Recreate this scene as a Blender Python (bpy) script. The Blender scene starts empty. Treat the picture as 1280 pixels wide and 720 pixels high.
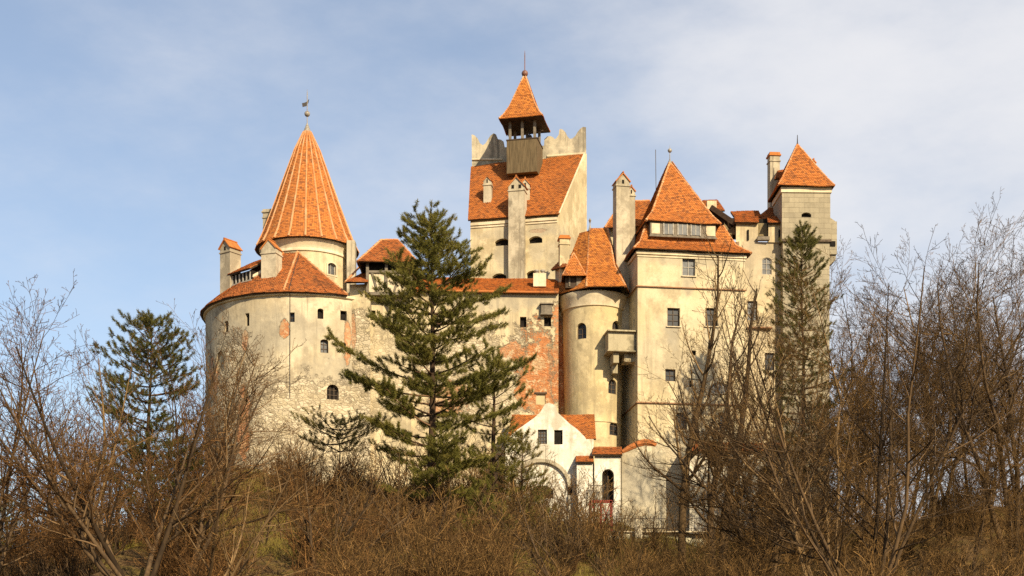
import bpy, bmesh, math, random
import numpy as np
from mathutils import Vector as V

# ------------------------------------------------------------------ camera, sky, sun, exposure
C = bpy.context.scene.collection
scene = bpy.context.scene
FPX, CX, HZ = 1800.0, 640.0, 866.0          # focal length in photo pixels, centre column, row of the horizon
cam_d = bpy.data.cameras.new("camera"); cam = bpy.data.objects.new("camera", cam_d); C.objects.link(cam)
cam.location = (0, 0, 0); cam.rotation_euler = (math.radians(90), 0, 0)
cam_d.sensor_width = 36; cam_d.lens = 36 * FPX / 1280
cam_d.shift_y = (HZ - 360) / 1280
cam_d.clip_end = 20000
scene.camera = cam

SUN_EL, SUN_AZ = 31.0, 30.0                # azimuth: degrees to the right of straight behind the camera
sd = V((math.sin(math.radians(SUN_AZ)) * math.cos(math.radians(SUN_EL)),
        -math.cos(math.radians(SUN_AZ)) * math.cos(math.radians(SUN_EL)), math.sin(math.radians(SUN_EL))))
sun_d = bpy.data.lights.new("sun", 'SUN'); sun = bpy.data.objects.new("sun", sun_d); C.objects.link(sun)
sun_d.energy = 5.0; sun_d.color = (1.0, 0.84, 0.58); sun_d.angle = math.radians(0.5)
sun.rotation_euler = sd.to_track_quat('Z', 'Y').to_euler()

world = bpy.data.worlds.new("World"); scene.world = world; world.use_nodes = True
scene.view_settings.view_transform = 'Standard'; scene.view_settings.look = 'None'
scene.view_settings.exposure = 0.62; scene.view_settings.gamma = 1.0
scene.view_settings.use_curve_mapping = False
scene.cycles.max_bounces = 6; scene.cycles.transparent_max_bounces = 4
scene.cycles.use_denoising = False

class NT:
    """small helper round a node tree"""
    def __init__(s, tree):
        s.t = tree
    def n(s, typ, ins=None, **props):
        nd = s.t.nodes.new(typ)
        for k, v in props.items(): setattr(nd, k, v)
        for k, v in (ins or {}).items():
            if isinstance(v, bpy.types.NodeSocket): s.t.links.new(v, nd.inputs[k])
            else: nd.inputs[k].default_value = v
        return nd
    def math(s, op, a, b=0.0, clamp=False):
        return s.n('ShaderNodeMath', {0: a, 1: b}, operation=op, use_clamp=clamp).outputs[0]
    def mix(s, f, a, b, blend='MIX'):
        a = (*a, 1) if isinstance(a, tuple) and len(a) == 3 else a
        b = (*b, 1) if isinstance(b, tuple) and len(b) == 3 else b
        return s.n('ShaderNodeMix', {0: f, 6: a, 7: b}, data_type='RGBA', blend_type=blend).outputs[2]
    def step(s, x, lo, hi):
        return s.n('ShaderNodeMapRange', {0: x, 1: lo, 2: hi, 3: 0.0, 4: 1.0}, interpolation_type='SMOOTHSTEP').outputs[0]
    def noise(s, vec, scale, detail=4, rough=.55):
        return s.n('ShaderNodeTexNoise', {'Vector': vec, 'Scale': scale, 'Detail': detail, 'Roughness': rough}).outputs[0]
    def scaled(s, vec, sx, sy, sz, loc=(0, 0, 0), rot=(0, 0, 0)):
        return s.n('ShaderNodeMapping', {'Vector': vec, 'Scale': (sx, sy, sz), 'Location': loc, 'Rotation': rot}).outputs[0]

w = NT(world.node_tree); world.node_tree.nodes.clear()
sky = w.n('ShaderNodeTexSky', sky_type='NISHITA', sun_disc=False, sun_elevation=math.radians(SUN_EL),
          sun_rotation=math.radians(180 - SUN_AZ), air_density=1.0, dust_density=.7, ozone_density=1.0)
tc = w.n('ShaderNodeTexCoord').outputs['Generated']
sep = w.n('ShaderNodeSeparateXYZ', {0: tc})
c1 = w.noise(w.scaled(tc, 1.6, 2.0, 3.6, (.37, .2, .1), (0, .5, 0)), 2.6, 8, .58)
c2 = w.noise(w.scaled(tc, 1.0, 1.0, 1.8, (1.3, 2.2, .4), (0, -.35, 0)), 2.1, 3, .5)
dens = w.math('ADD', w.math('MULTIPLY', c1, 1.05), w.math('MULTIPLY', c2, .5))
dens = w.math('ADD', dens, w.math('MULTIPLY', sep.outputs[0], .70))
dens = w.math('SUBTRACT', dens, .06)
cl = w.step(dens, .42, 1.12)
# thin high cloud: lit a little warm
skyc = w.mix(w.math('ADD', w.math('MULTIPLY', cl, .74), .15), sky.outputs[0], (6.0, 5.95, 6.05))
bg = w.n('ShaderNodeBackground', {'Color': skyc, 'Strength': 0.098})
w.t.links.new(bg.outputs[0], w.n('ShaderNodeOutputWorld').inputs[0])

# ------------------------------------------------------------------ helpers
def P(px, py, Y): return V(((px - CX) * Y / FPX, Y, (HZ - py) * Y / FPX))
def PX(px, Y): return (px - CX) * Y / FPX
def PZ(py, Y): return (HZ - py) * Y / FPX
Z = V((0, 0, 1))
ORG = {}
def tag(o, label, cat, group=None, kind=None):
    if label: o['label'] = label
    if cat: o['category'] = cat
    if group: o['group'] = group
    if kind: o['kind'] = kind
    return o
def thing(name, label, cat, loc, group=None):
    o = bpy.data.objects.new(name, None); C.objects.link(o); o.location = loc; o.empty_display_size = .5
    ORG[o.name] = V(loc); o['root'] = o.name
    del o['root']
    return tag(o, label, cat, group)
def org(o):
    while o.parent: o = o.parent
    return ORG.get(o.name, V((0, 0, 0)))

class MB:
    def __init__(s): s.v = []; s.f = []
    def face(s, *pts):
        k = len(s.v); s.v += [V(p) for p in pts]; s.f.append(tuple(range(k, k + len(pts)))); return s
    def prism(s, poly, z0, z1):
        """poly CCW seen from above; z1 may be a list (one height per corner)"""
        n = len(poly); k = len(s.v)
        zs = z1 if isinstance(z1, (list, tuple)) else [z1] * n
        s.v += [V((p[0], p[1], z0)) for p in poly] + [V((p[0], p[1], h)) for p, h in zip(poly, zs)]
        s.f.append(tuple(range(k + n - 1, k - 1, -1))); s.f.append(tuple(range(k + n, k + 2 * n)))
        for i in range(n):
            j = (i + 1) % n; s.f.append((k + i, k + j, k + n + j, k + n + i))
        return s
    def extrude(s, pts, d):
        """closed solid: planar polygon pts (CCW seen from the side d points away from) moved by d"""
        n = len(pts); k = len(s.v); d = V(d)
        s.v += [V(p) for p in pts] + [V(p) + d for p in pts]
        s.f.append(tuple(range(k, k + n))); s.f.append(tuple(range(k + 2 * n - 1, k + n - 1, -1)))
        for i in range(n):
            j = (i + 1) % n; s.f.append((k + j, k + i, k + n + i, k + n + j))
        return s
    def box(s, c, r, o, w, d, h):
        """box centred at c: w along r, d along o, h up"""
        c = V(c); r = V(r).normalized(); o = V(o).normalized()
        q = [c + r * sx * w / 2 + o * d / 2 + Z * sz * h / 2 for sx, sz in ((-1, -1), (1, -1), (1, 1), (-1, 1))]
        if r.cross(Z).dot(o) < 0: q = q[::-1]
        return s.extrude(q, -o * d)
    def bar(s, a, b, t, t2=None):
        a = V(a); b = V(b); d = (b - a).normalized()
        u = d.cross(Z) if abs(d.z) < .95 else d.cross(V((0, 1, 0)))
        u.normalize(); v = d.cross(u); t2 = t2 or t
        q = [a + u * x * t / 2 + v * y * t2 / 2 for x, y in ((-1, -1), (-1, 1), (1, 1), (1, -1))]
        return s.extrude(q, b - a)
    def tube(s, pts, rads, n=8):
        pts = [V(p) for p in pts]; k0 = len(s.v)
        for i, p in enumerate(pts):
            d = (pts[min(i + 1, len(pts) - 1)] - pts[max(i - 1, 0)]).normalized()
            u = d.cross(V((.31, .95, .05))).normalized(); v = d.cross(u)
            for a in range(n):
                t = 2 * math.pi * a / n
                s.v.append(p + (u * math.cos(t) + v * math.sin(t)) * rads[i])
        for i in range(len(pts) - 1):
            for a in range(n):
                b = (a + 1) % n
                s.f.append((k0 + i * n + a, k0 + i * n + b, k0 + (i + 1) * n + b, k0 + (i + 1) * n + a))
        e = k0 + (len(pts) - 1) * n
        s.f.append(tuple(range(k0 + n - 1, k0 - 1, -1))); s.f.append(tuple(range(e, e + n)))
        return s
    def lathe(s, cx, cy, prof, n=48):
        """prof: (r, z) from bottom to top, closed with caps"""
        k = len(s.v)
        for r, z in prof:
            for a in range(n):
                t = 2 * math.pi * a / n
                s.v.append(V((cx + r * math.cos(t), cy + r * math.sin(t), z)))
        for i in range(len(prof) - 1):
            for a in range(n):
                b = (a + 1) % n
                s.f.append((k + i * n + a, k + i * n + b, k + (i + 1) * n + b, k + (i + 1) * n + a))
        e = k + (len(prof) - 1) * n
        s.f.append(tuple(range(k + n - 1, k - 1, -1))); s.f.append(tuple(range(e, e + n)))
        return s
    def split(s, name, mat, parent, smooth=False):
        """one object per separate piece"""
        par = list(range(len(s.v)))
        def find(i):
            while par[i] != i: par[i] = par[par[i]]; i = par[i]
            return i
        for f in s.f:
            for k in f[1:]: par[find(k)] = find(f[0])
        grp = {}
        for f in s.f: grp.setdefault(find(f[0]), []).append(f)
        res = []
        for fs in grp.values():
            m = MB(); ids = sorted({k for f in fs for k in f}); mp = {k: i for i, k in enumerate(ids)}
            m.v = [s.v[k] for k in ids]; m.f = [tuple(mp[k] for k in f) for f in fs]
            res.append(m.obj(name, mat, parent, smooth))
        return res[0]
    def obj(s, name, mat, parent=None, smooth=False, loc=None):
        me = bpy.data.meshes.new(name)
        o0 = org(parent) if parent else (V(loc) if loc is not None else V((0, 0, 0)))
        me.from_pydata([tuple(p - o0) for p in s.v], [], s.f)
        me.materials.append(mat)
        if smooth:
            me.polygons.foreach_set('use_smooth', [True] * len(me.polygons)); me.set_sharp_from_angle(angle=math.radians(35))
        o = bpy.data.objects.new(name, me); C.objects.link(o)
        if parent: o.parent = parent
        else: o.location = o0; ORG[o.name] = o0
        return o

def carve(wall, cuts):
    """cut real openings into a closed wall mesh"""
    if not cuts.v: return
    co = cuts.obj('cut', wall.data.materials[0], wall.parent)
    m = wall.modifiers.new('b', 'BOOLEAN'); m.operation = 'DIFFERENCE'; m.solver = 'EXACT'; m.object = co; m.use_self = True
    dg = bpy.context.evaluated_depsgraph_get(); dg.update()
    me = bpy.data.meshes.new_from_object(wall.evaluated_get(dg))
    wall.modifiers.clear(); old = wall.data; nm = old.name; wall.data = me
    me.materials.clear(); me.materials.append(old.materials[0])
    bpy.data.objects.remove(co); bpy.data.meshes.remove(old); me.name = nm

# ------------------------------------------------------------------ materials
def new_mat(name):
    m = bpy.data.materials.new(name); m.use_nodes = True; m.node_tree.nodes.clear()
    t = NT(m.node_tree); b = t.n('ShaderNodeBsdfPrincipled'); o = t.n('ShaderNodeOutputMaterial')
    t.t.links.new(b.outputs[0], o.inputs[0])
    return m, t, b
def setb(t, b, col=None, rough=None, spec=None, normal=None, metal=None):
    for k, v in (('Base Color', col), ('Roughness', rough), ('Specular IOR Level', spec), ('Normal', normal), ('Metallic', metal)):
        if v is None: continue
        if isinstance(v, bpy.types.NodeSocket): t.t.links.new(v, b.inputs[k])
        else: b.inputs[k].default_value = (*v, 1) if isinstance(v, tuple) and len(v) == 3 else v

def plaster(name, col, pale, stain, patches=(), stain_amt=.6, low=None, ashlar=False, crack=.5):
    """old lime plaster: blotches, rain streaks; patches = (kind, cx, cz, rx, rz, strength) where it has fallen off"""
    m, t, b = new_mat(name)
    pos = t.n('ShaderNodeNewGeometry').outputs['Position']
    sp = t.n('ShaderNodeSeparateXYZ', {0: pos})
    x, y, z = sp.outputs
    big = t.noise(pos, .22, 5, .6); mid = t.noise(pos, .9, 5, .65); fine = t.noise(pos, 7, 3, .6)
    streak = t.noise(t.scaled(pos, 1.5, 1.5, .09), 1.1, 6, .65)
    c = t.mix(t.step(big, .40, .60), col, pale)
    blot = t.noise(t.scaled(pos, 1, 1, .8, (4, 7, 2)), .33, 8, .68)
    c = t.mix(t.math('MULTIPLY', t.step(blot, .46, .60), .72), c, stain)
    c = t.mix(t.math('MULTIPLY', t.step(t.noise(t.scaled(pos, 1, 1, 1, (14, 3, 8)), .5, 8, .72), .53, .60), .5), c, tuple(min(v * 1.18, .9) for v in pale))
    c = t.mix(t.math('MULTIPLY', t.step(mid, .50, .72), .5), c, stain)
    c = t.mix(t.math('MULTIPLY', t.step(streak, .50, .66), stain_amt), c, tuple(v * .88 for v in stain))
    c = t.mix(t.math('MULTIPLY', t.step(t.noise(t.scaled(pos, 1, 1, .6, (9, 3, 1)), .45, 6, .7), .57, .66), stain_amt * .8), c, tuple(v * .62 for v in stain))
    c = t.mix(t.math('MULTIPLY', t.step(fine, .45, .75), .12), c, tuple(v * .7 for v in stain))
    bump = t.math('ADD', t.math('MULTIPLY', fine, .12), t.math('MULTIPLY', mid, 1.3))
    hgt = bump
    def masonry(kind):
        if kind == 'brick':
            uv = t.n('ShaderNodeCombineXYZ', {0: t.math('ADD', x, t.math('MULTIPLY', mid, .12)), 1: t.math('ADD', z, t.math('MULTIPLY', big, .5))}).outputs[0]
            bt = t.n('ShaderNodeTexBrick', {'Vector': uv, 'Color1': (.52, .175, .05, 1), 'Color2': (.34, .10, .035, 1), 'Mortar': (.38, .22, .11, 1),
                     'Scale': 1.0, 'Brick Width': .34, 'Row Height': .13, 'Mortar Size': .022, 'Bias': -.1})
            cc = t.mix(t.math('MULTIPLY', t.step(t.noise(pos, .8, 6, .7), .50, .62), .8), bt.outputs[0], (.42, .28, .15))
            cc = t.mix(t.math('MULTIPLY', t.step(t.noise(pos, 2.2, 4, .7), .54, .62), .7), cc, (.58, .45, .27))
            return cc, t.math('MULTIPLY', bt.outputs[1], -1.0)
        vp = t.n('ShaderNodeVectorMath', {0: t.scaled(pos, 1.0, 1.0, 1.7), 1: t.n('ShaderNodeTexNoise', {'Vector': pos, 'Scale': 1.6, 'Detail': 3.0}).outputs['Color']}, operation='ADD').outputs[0]
        v1 = t.n('ShaderNodeTexVoronoi', {'Vector': vp, 'Scale': 1.9, 'Randomness': 1.0}, feature='F1')
        v2 = t.n('ShaderNodeTexVoronoi', {'Vector': vp, 'Scale': 1.9, 'Randomness': 1.0}, feature='DISTANCE_TO_EDGE')
        sv = t.n('ShaderNodeSeparateColor', {0: v1.outputs['Color']}).outputs[0]
        cc = t.mix(sv, (.30, .24, .15), (.60, .51, .36))
        cc = t.mix(t.math('MULTIPLY', t.step(v2.outputs[0], .09, .0), .9), cc, (.22, .17, .105))
        cc = t.mix(t.math('MULTIPLY', t.step(t.noise(pos, 1.1, 6, .7), .50, .60), .75), cc, (.50, .41, .26))
        return cc, t.math('MULTIPLY', t.step(v2.outputs[0], 0.0, .16), 1.6)
    cache = {}
    for kind, cx, cz, rx, rz, st in patches:
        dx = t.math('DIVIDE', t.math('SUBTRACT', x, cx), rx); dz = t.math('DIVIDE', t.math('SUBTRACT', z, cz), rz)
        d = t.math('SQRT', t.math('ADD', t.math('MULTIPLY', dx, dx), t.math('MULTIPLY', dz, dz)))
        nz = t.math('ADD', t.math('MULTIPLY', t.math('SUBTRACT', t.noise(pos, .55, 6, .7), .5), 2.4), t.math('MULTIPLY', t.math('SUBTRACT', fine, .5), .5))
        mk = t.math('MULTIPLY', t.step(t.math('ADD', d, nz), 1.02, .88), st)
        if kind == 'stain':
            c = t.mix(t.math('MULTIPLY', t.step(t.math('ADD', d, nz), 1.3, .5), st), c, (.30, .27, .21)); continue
        if kind not in cache: cache[kind] = masonry(kind)
        cc, hh = cache[kind]
        dd = t.math('ADD', d, nz)
        lip = t.math('MULTIPLY', t.step(dd, .88, .96), t.step(dd, 1.06, .98))
        cc = t.mix(t.step(dd, .78, .93), cc, tuple(v * .6 for v in stain))
        c = t.mix(t.math('MULTIPLY', lip, .35), t.mix(mk, c, cc), (.16, .12, .08)); hgt = t.math('ADD', hgt, t.math('MULTIPLY', mk, t.math('SUBTRACT', hh, 2.2)))
    if ashlar:
        uv = t.n('ShaderNodeCombineXYZ', {0: t.math('ADD', x, y), 1: z}).outputs[0]
        bt = t.n('ShaderNodeTexBrick', {'Vector': uv, 'Color1': (.34, .29, .195, 1), 'Color2': (.235, .20, .138, 1), 'Mortar': (.20, .165, .11, 1),
                 'Scale': 1.0, 'Brick Width': 1.05, 'Row Height': .52, 'Mortar Size': .018, 'Mortar Smooth': .3, 'Bias': 0.0})
        c = t.mix(.68, c, bt.outputs[0]); hgt = t.math('ADD', hgt, t.math('MULTIPLY', bt.outputs[1], -1.4))
    bm = t.n('ShaderNodeBump', {'Height': hgt, 'Strength': .55, 'Distance': .07})
    setb(t, b, c, .92, .15, bm.outputs[0])
    return m

def tile_mat(name, a, bcol, dark, lich=.35):
    m, t, b = new_mat(name)
    g = t.n('ShaderNodeNewGeometry'); rnd = g.outputs['Random Per Island']; pos = g.outputs['Position']
    c = t.mix(rnd, a, bcol)
    r2 = t.n('ShaderNodeTexWhiteNoise', {'W': rnd}, noise_dimensions='1D').outputs[0]
    c = t.mix(t.step(r2, .72, .95), c, dark)
    c = t.mix(t.math('MULTIPLY', t.step(t.noise(pos, .6, 5, .65), .50, .68), .55), c, dark)
    c = t.mix(t.math('MULTIPLY', t.step(t.noise(pos, 1.4, 5, .7), .60, .72), lich), c, (.40, .27, .12))
    c = t.mix(t.math('MULTIPLY', t.step(t.noise(t.scaled(pos, 1.6, 1.6, .22, (3, 1, 2)), 1.3, 6, .65), .52, .70), .6), c, tuple(v * .75 for v in dark))
    c = t.mix(t.math('MULTIPLY', t.step(t.noise(pos, 2.4, 6, .75), .60, .70), .5), c, (.13, .10, .055))
    setb(t, b, c, .88, .12)
    return m

def simple(name, col, col2=None, scale=2.0, rough=.8, spec=.2, bump=.0, stretch=(1, 1, 1), metal=None):
    m, t, b = new_mat(name)
    pos = t.n('ShaderNodeNewGeometry').outputs['Position']
    nz = t.noise(t.scaled(pos, *stretch), scale, 5, .65)
    c = t.mix(t.step(nz, .35, .68), col, col2 or tuple(v * .6 for v in col))
    nm = t.n('ShaderNodeBump', {'Height': nz, 'Strength': bump, 'Distance': .05}).outputs[0] if bump else None
    setb(t, b, c, rough, spec, nm, metal)
    return m

CREAM, PALE, STAIN = (.48, .385, .215), (.58, .48, .30), (.30, .245, .155)
M = {}
M['tile'] = tile_mat('clay_tiles', (.49, .180, .046), (.40, .135, .036), (.24, .09, .035), .5)
M['tile_old'] = tile_mat('old_clay_tiles', (.47, .170, .050), (.36, .120, .038), (.19, .078, .036), .45)
M['tile_new'] = tile_mat('bright_clay_tiles', (.53, .205, .046), (.43, .150, .038), (.28, .10, .033), .3)
M['ridge'] = simple('mortared_ridge_tiles', (.46, .18, .06), (.52, .31, .16), 1.3)
M['rib'] = simple('mortar_ribs', (.46, .20, .075), (.48, .30, .16), 1.2)
M['wood'] = simple('dark_weathered_wood', (.075, .05, .032), (.035, .024, .016), 3, .8, .2, .3, (1, 1, 6))
M['wood_grey'] = simple('grey_weathered_boards', (.21, .16, .085), (.12, .09, .045), 2.2, .85, .15, .4, (4, 4, .3))
M['timber'] = simple('grey_oak_beams', (.20, .165, .12), (.12, .10, .075), 3)
M['under'] = simple('dark_eaves_boards', (.06, .042, .028), (.03, .02, .014), 2)
M['glass'] = simple('dark_window_glass', (.035, .036, .038), (.018, .019, .021), .8, .3, .3)
M['pane_grey'] = simple('grey_curtained_glass', (.12, .12, .118), (.05, .052, .055), 1.4, .45, .3)
M['dark'] = simple('dark_interior_shade', (.022, .018, .015), (.012, .010, .008), 2, .9, .05)  # near-black colour paints in the shade inside windows, holes and openings
M['frame'] = simple('weathered_window_frame', (.42, .38, .31), (.26, .23, .19), 4)
M['frame_dark'] = simple('brown_window_frame', (.12, .085, .055), (.07, .05, .035), 4)
M['metal'] = simple('aged_metal', (.30, .27, .22), (.16, .13, .10), 3, .45, .5)
M['iron'] = simple('black_iron', (.03, .028, .026), (.06, .04, .03), 3, .6, .4)
M['copper'] = simple('brown_copper_ball', (.20, .08, .05), (.10, .05, .035), 4, .5, .5)
M['red'] = simple('red_painted_metal', (.30, .045, .03), (.16, .03, .024), 3, .7)
M['plaster'] = plaster('cream_plaster', CREAM, PALE, STAIN)
M['plaster_clean'] = plaster('smooth_cream_plaster', (.49, .39, .205), (.56, .455, .265), (.33, .265, .155), stain_amt=.55)
M['plaster_grey'] = plaster('greyish_chimney_plaster', (.40, .34, .235), (.48, .415, .30), (.24, .20, .14), stain_amt=.85)
M['white'] = plaster('whitewashed_plaster', (.64, .60, .50), (.72, .69, .60), (.42, .36, .26), stain_amt=.65)
M['ashlar'] = plaster('ashlar_stone', (.38, .325, .225), (.43, .37, .26), (.22, .185, .13), stain_amt=.6, ashlar=True)
M['cornice'] = plaster('cornice_plaster', (.58, .48, .315), (.63, .53, .37), (.42, .34, .22), stain_amt=.35)

# ------------------------------------------------------------------ building elements
RT = random.Random(5)
def clip(poly, edges):
    for (ax, ay), (nx, ny) in edges:
        out = []
        for i in range(len(poly)):
            p, q = poly[i - 1], poly[i]
            dp = (p[0] - ax) * nx + (p[1] - ay) * ny; dq = (q[0] - ax) * nx + (q[1] - ay) * ny
            if (dp >= 0) != (dq >= 0):
                s = dp / (dp - dq); out.append((p[0] + (q[0] - p[0]) * s, p[1] + (q[1] - p[1]) * s))
            if dq >= 0: out.append(q)
        poly = out
        if len(poly) < 3: return None
    return poly
TW, TH = .23, .20
def tile_face(mb, pts):
    """cover a planar convex roof face with overlapping tiles; pts[0]->pts[1] is the eave, CCW from outside"""
    p0, p1 = V(pts[0]), V(pts[1]); u = (p1 - p0).normalized()
    n = None
    for k in range(2, len(pts)):
        n = u.cross(V(pts[k]) - p0)
        if n.length > .01: break
    n.normalize(); v = n.cross(u)
    q = [((V(p) - p0).dot(u), (V(p) - p0).dot(v)) for p in pts]
    edges = []
    for i in range(len(q)):
        a, b = q[i], q[(i + 1) % len(q)]; ex, ey = b[0] - a[0], b[1] - a[1]; L = math.hypot(ex, ey)
        if L > 1e-5: edges.append((a, (-ey / L, ex / L)))
    u0, u1 = min(a[0] for a in q), max(a[0] for a in q); v1 = max(a[1] for a in q)
    edges[0] = ((0, -.07), (0, 1))
    ph = RT.uniform(0, 6.28)
    for j in range(-1, int(v1 / TH) + 1):
        off = (j % 2) * TW / 2
        for i in range(int((u0) / TW) - 1, int(u1 / TW) + 2):
            a = i * TW + off; jz = RT.uniform(-.012, .012); dz = RT.uniform(-.02, .02)
            g = .008
            cell = clip([(a + g, j * TH + dz + .05), (a + TW * .25, j * TH + dz), (a + TW * .75, j * TH + dz), (a + TW - g, j * TH + dz + .05), (a + TW - g, j * TH + TH + .05), (a + g, j * TH + TH + .05)], edges)
            if not cell: continue
            top = [p0 + u * x + v * (y + .05 * math.sin(x * .55 + ph) + .03 * math.sin(x * 1.7 + 2 * ph)) + n * (.05 + jz + .05 * (1 - (y - j * TH) / TH) + .045 * math.sin(x * .8 + ph) * math.sin(y * .6 + ph)) for x, y in cell]
            k = len(mb.v); m = len(top); bot = [p - n * .05 for p in top]
            mb.v += top + bot; mb.f.append(tuple(range(k, k + m)))
            for a2 in range(m):
                b2 = (a2 + 1) % m; mb.f.append((k + b2, k + a2, k + m + a2, k + m + b2))
def tile_cone(mb, cx, cy, prof, a0=0.0, a1=2 * math.pi):
    """rows of tiles round an axis; prof (r, z) from eave to tip"""
    L = [0]
    for (r, z), (r2, z2) in zip(prof, prof[1:]): L.append(L[-1] + math.hypot(r2 - r, z2 - z))
    def at(s):
        s = min(max(s, 0), L[-1])
        for i in range(len(L) - 1):
            if s <= L[i + 1]:
                f = (s - L[i]) / (L[i + 1] - L[i]); return (prof[i][0] + (prof[i + 1][0] - prof[i][0]) * f, prof[i][1] + (prof[i + 1][1] - prof[i][1]) * f)
        return prof[-1]
    for j in range(int(L[-1] / TH)):
        ra, za = at(j * TH - .02); rb, zb = at(j * TH + TH + .04)
        n = max(8, int((a1 - a0) * ra / TW)); da = (a1 - a0) / n
        for i in range(n):
            A = a0 + (i + (j % 2) * .5 + .03) * da; B = A + da * .94; lift = .06 + RT.uniform(-.012, .012); dz = RT.uniform(-.015, .015)
            def pt(r, z, a, h): return V((cx + (r + h) * math.cos(a), cy + (r + h) * math.sin(a), z + h * .35))
            top = [pt(ra, za + dz, A, lift), pt(ra, za + dz, B, lift), pt(rb, zb, B, .02), pt(rb, zb, A, .02)]
            low = [pt(ra, za + dz, A, lift - .06), pt(ra, za + dz, B, lift - .06)]
            k = len(mb.v); mb.v += top + low
            mb.f += [(k, k + 1, k + 2, k + 3), (k + 1, k, k + 4, k + 5), (k, k + 3, k + 4), (k + 2, k + 1, k + 5)]
def ridge_line(mb, pts, r=.12, step=.34):
    """half-round ridge tiles laid one over the next"""
    for a, b in zip(pts, pts[1:]):
        a, b = V(a), V(b); L = (b - a).length; n = max(1, int(L / step)); d = (b - a) / n
        for i in range(n):
            s = a + d * i; jr = RT.uniform(.85, 1.1)
            mb.tube([s, s + d * 1.12], [r * 1.15 * jr, r * .9 * jr], 7)
def roof(parent, faces, ridges=(), mat='tile', name='roof', thick=.14, under='under', ridge_r=.12, overhang_deck=True):
    """tiled roof: the tiles are one part, the boards under them and the ridge tiles its sub-parts"""
    mb = MB()
    for f in faces: tile_face(mb, f)
    ro = mb.obj(name, M[mat], parent)
    dk = MB()
    for f in faces:
        p = [V(q) for q in f]; n = None
        for k in range(2, len(p)):
            n = (p[1] - p[0]).cross(p[k] - p[0])
            if n.length > .01: break
        n.normalize(); p = [q - n * (q - p[0]).dot(n) for q in p]
        dk.extrude(p, -n * thick)
    dk.obj('eaves_boards', M[under], ro)
    if ridges:
        for r in ridges:
            rm = MB(); ridge_line(rm, r, ridge_r); rm.obj('ridge_tiles', M['ridge'], ro)
    return ro

def profile(w, h, arch):
    """opening outline in (right, up), CCW from outside, centred"""
    if not arch: return [(-w / 2, -h / 2), (w / 2, -h / 2), (w / 2, h / 2), (-w / 2, h / 2)]
    rise = w / 2 if arch == 'round' else w * .22
    top = h / 2 - rise; pts = [(-w / 2, -h / 2), (w / 2, -h / 2)]
    if arch == 'round':
        for k in range(9): t = math.pi * k / 8; pts.append((w / 2 * math.cos(t), top + rise * math.sin(t)))
    else:
        R = (w * w / 4 + rise * rise) / (2 * rise); a = math.asin(w / 2 / R)
        for k in range(7): t = a - 2 * a * k / 6; pts.append((R * math.sin(t), h / 2 - R + R * math.cos(t)))
    return pts
def window(parent, cuts, c, out, wd, ht, arch=None, depth=.45, bars=None, mat='frame', pane='glass', sill=False, surround=None, name='window'):
    out = V(out).normalized(); r = Z.cross(out).normalized(); c = V(c)
    pr = profile(wd, ht, arch)
    at = lambda q, d: c + r * q[0] + Z * q[1] + out * d
    cuts.extrude([at(q, .4) for q in pr], -out * (.4 + depth))
    sm = [(x * .996, y * .996) for x, y in pr]
    back = MB().extrude([at(q, -depth + .10) for q in sm], -out * .06)
    if bars is None:
        wo = back.obj(name, M[pane], parent)
    else:
        fr = MB(); t = .075; kx, ky = 1 - 2 * t / wd, 1 - 2 * t / ht
        inn = [(x * kx, y * ky) for x, y in sm]; n = len(sm)
        d1, d0 = -depth + .2, -depth + .11
        for i in range(n):
            j = (i + 1) % n
            fr.face(at(sm[i], d1), at(sm[j], d1), at(inn[j], d1), at(inn[i], d1))
            fr.face(at(inn[i], d1), at(inn[j], d1), at(inn[j], d0), at(inn[i], d0))
        for i in range(1, bars[0]):
            x = -wd / 2 + wd * i / bars[0]; fr.box(at((x, 0), -depth + .14), r, out, .06, .05, ht * .97)
        for j in range(1, bars[1]):
            y = -ht / 2 + ht * j / bars[1]; fr.box(at((0, y), -depth + .139), r, out, wd * .97, .042, .05)
        wo = fr.obj(name, M[mat], parent)
        back.obj('pane', M[pane], wo)
    if sill:
        MB().box(at((0, -ht / 2 - .05), .05), r, out, wd + .24, .2, .09).obj('sill', M['cornice'], wo)
    if surround:
        s = MB(); k = .16
        big = profile(wd + 2 * k, ht + 2 * k, arch)
        n = len(pr)
        for i in range(n):
            j = (i + 1) % n
            s.face(at(big[i], .03), at(big[j], .03), at(pr[j], .03), at(pr[i], .03))
            s.face(at(big[j], .03), at(big[i], .03), at(big[i], -.02), at(big[j], -.02))
        s.obj('surround', M[surround], wo)
    return wo
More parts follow.
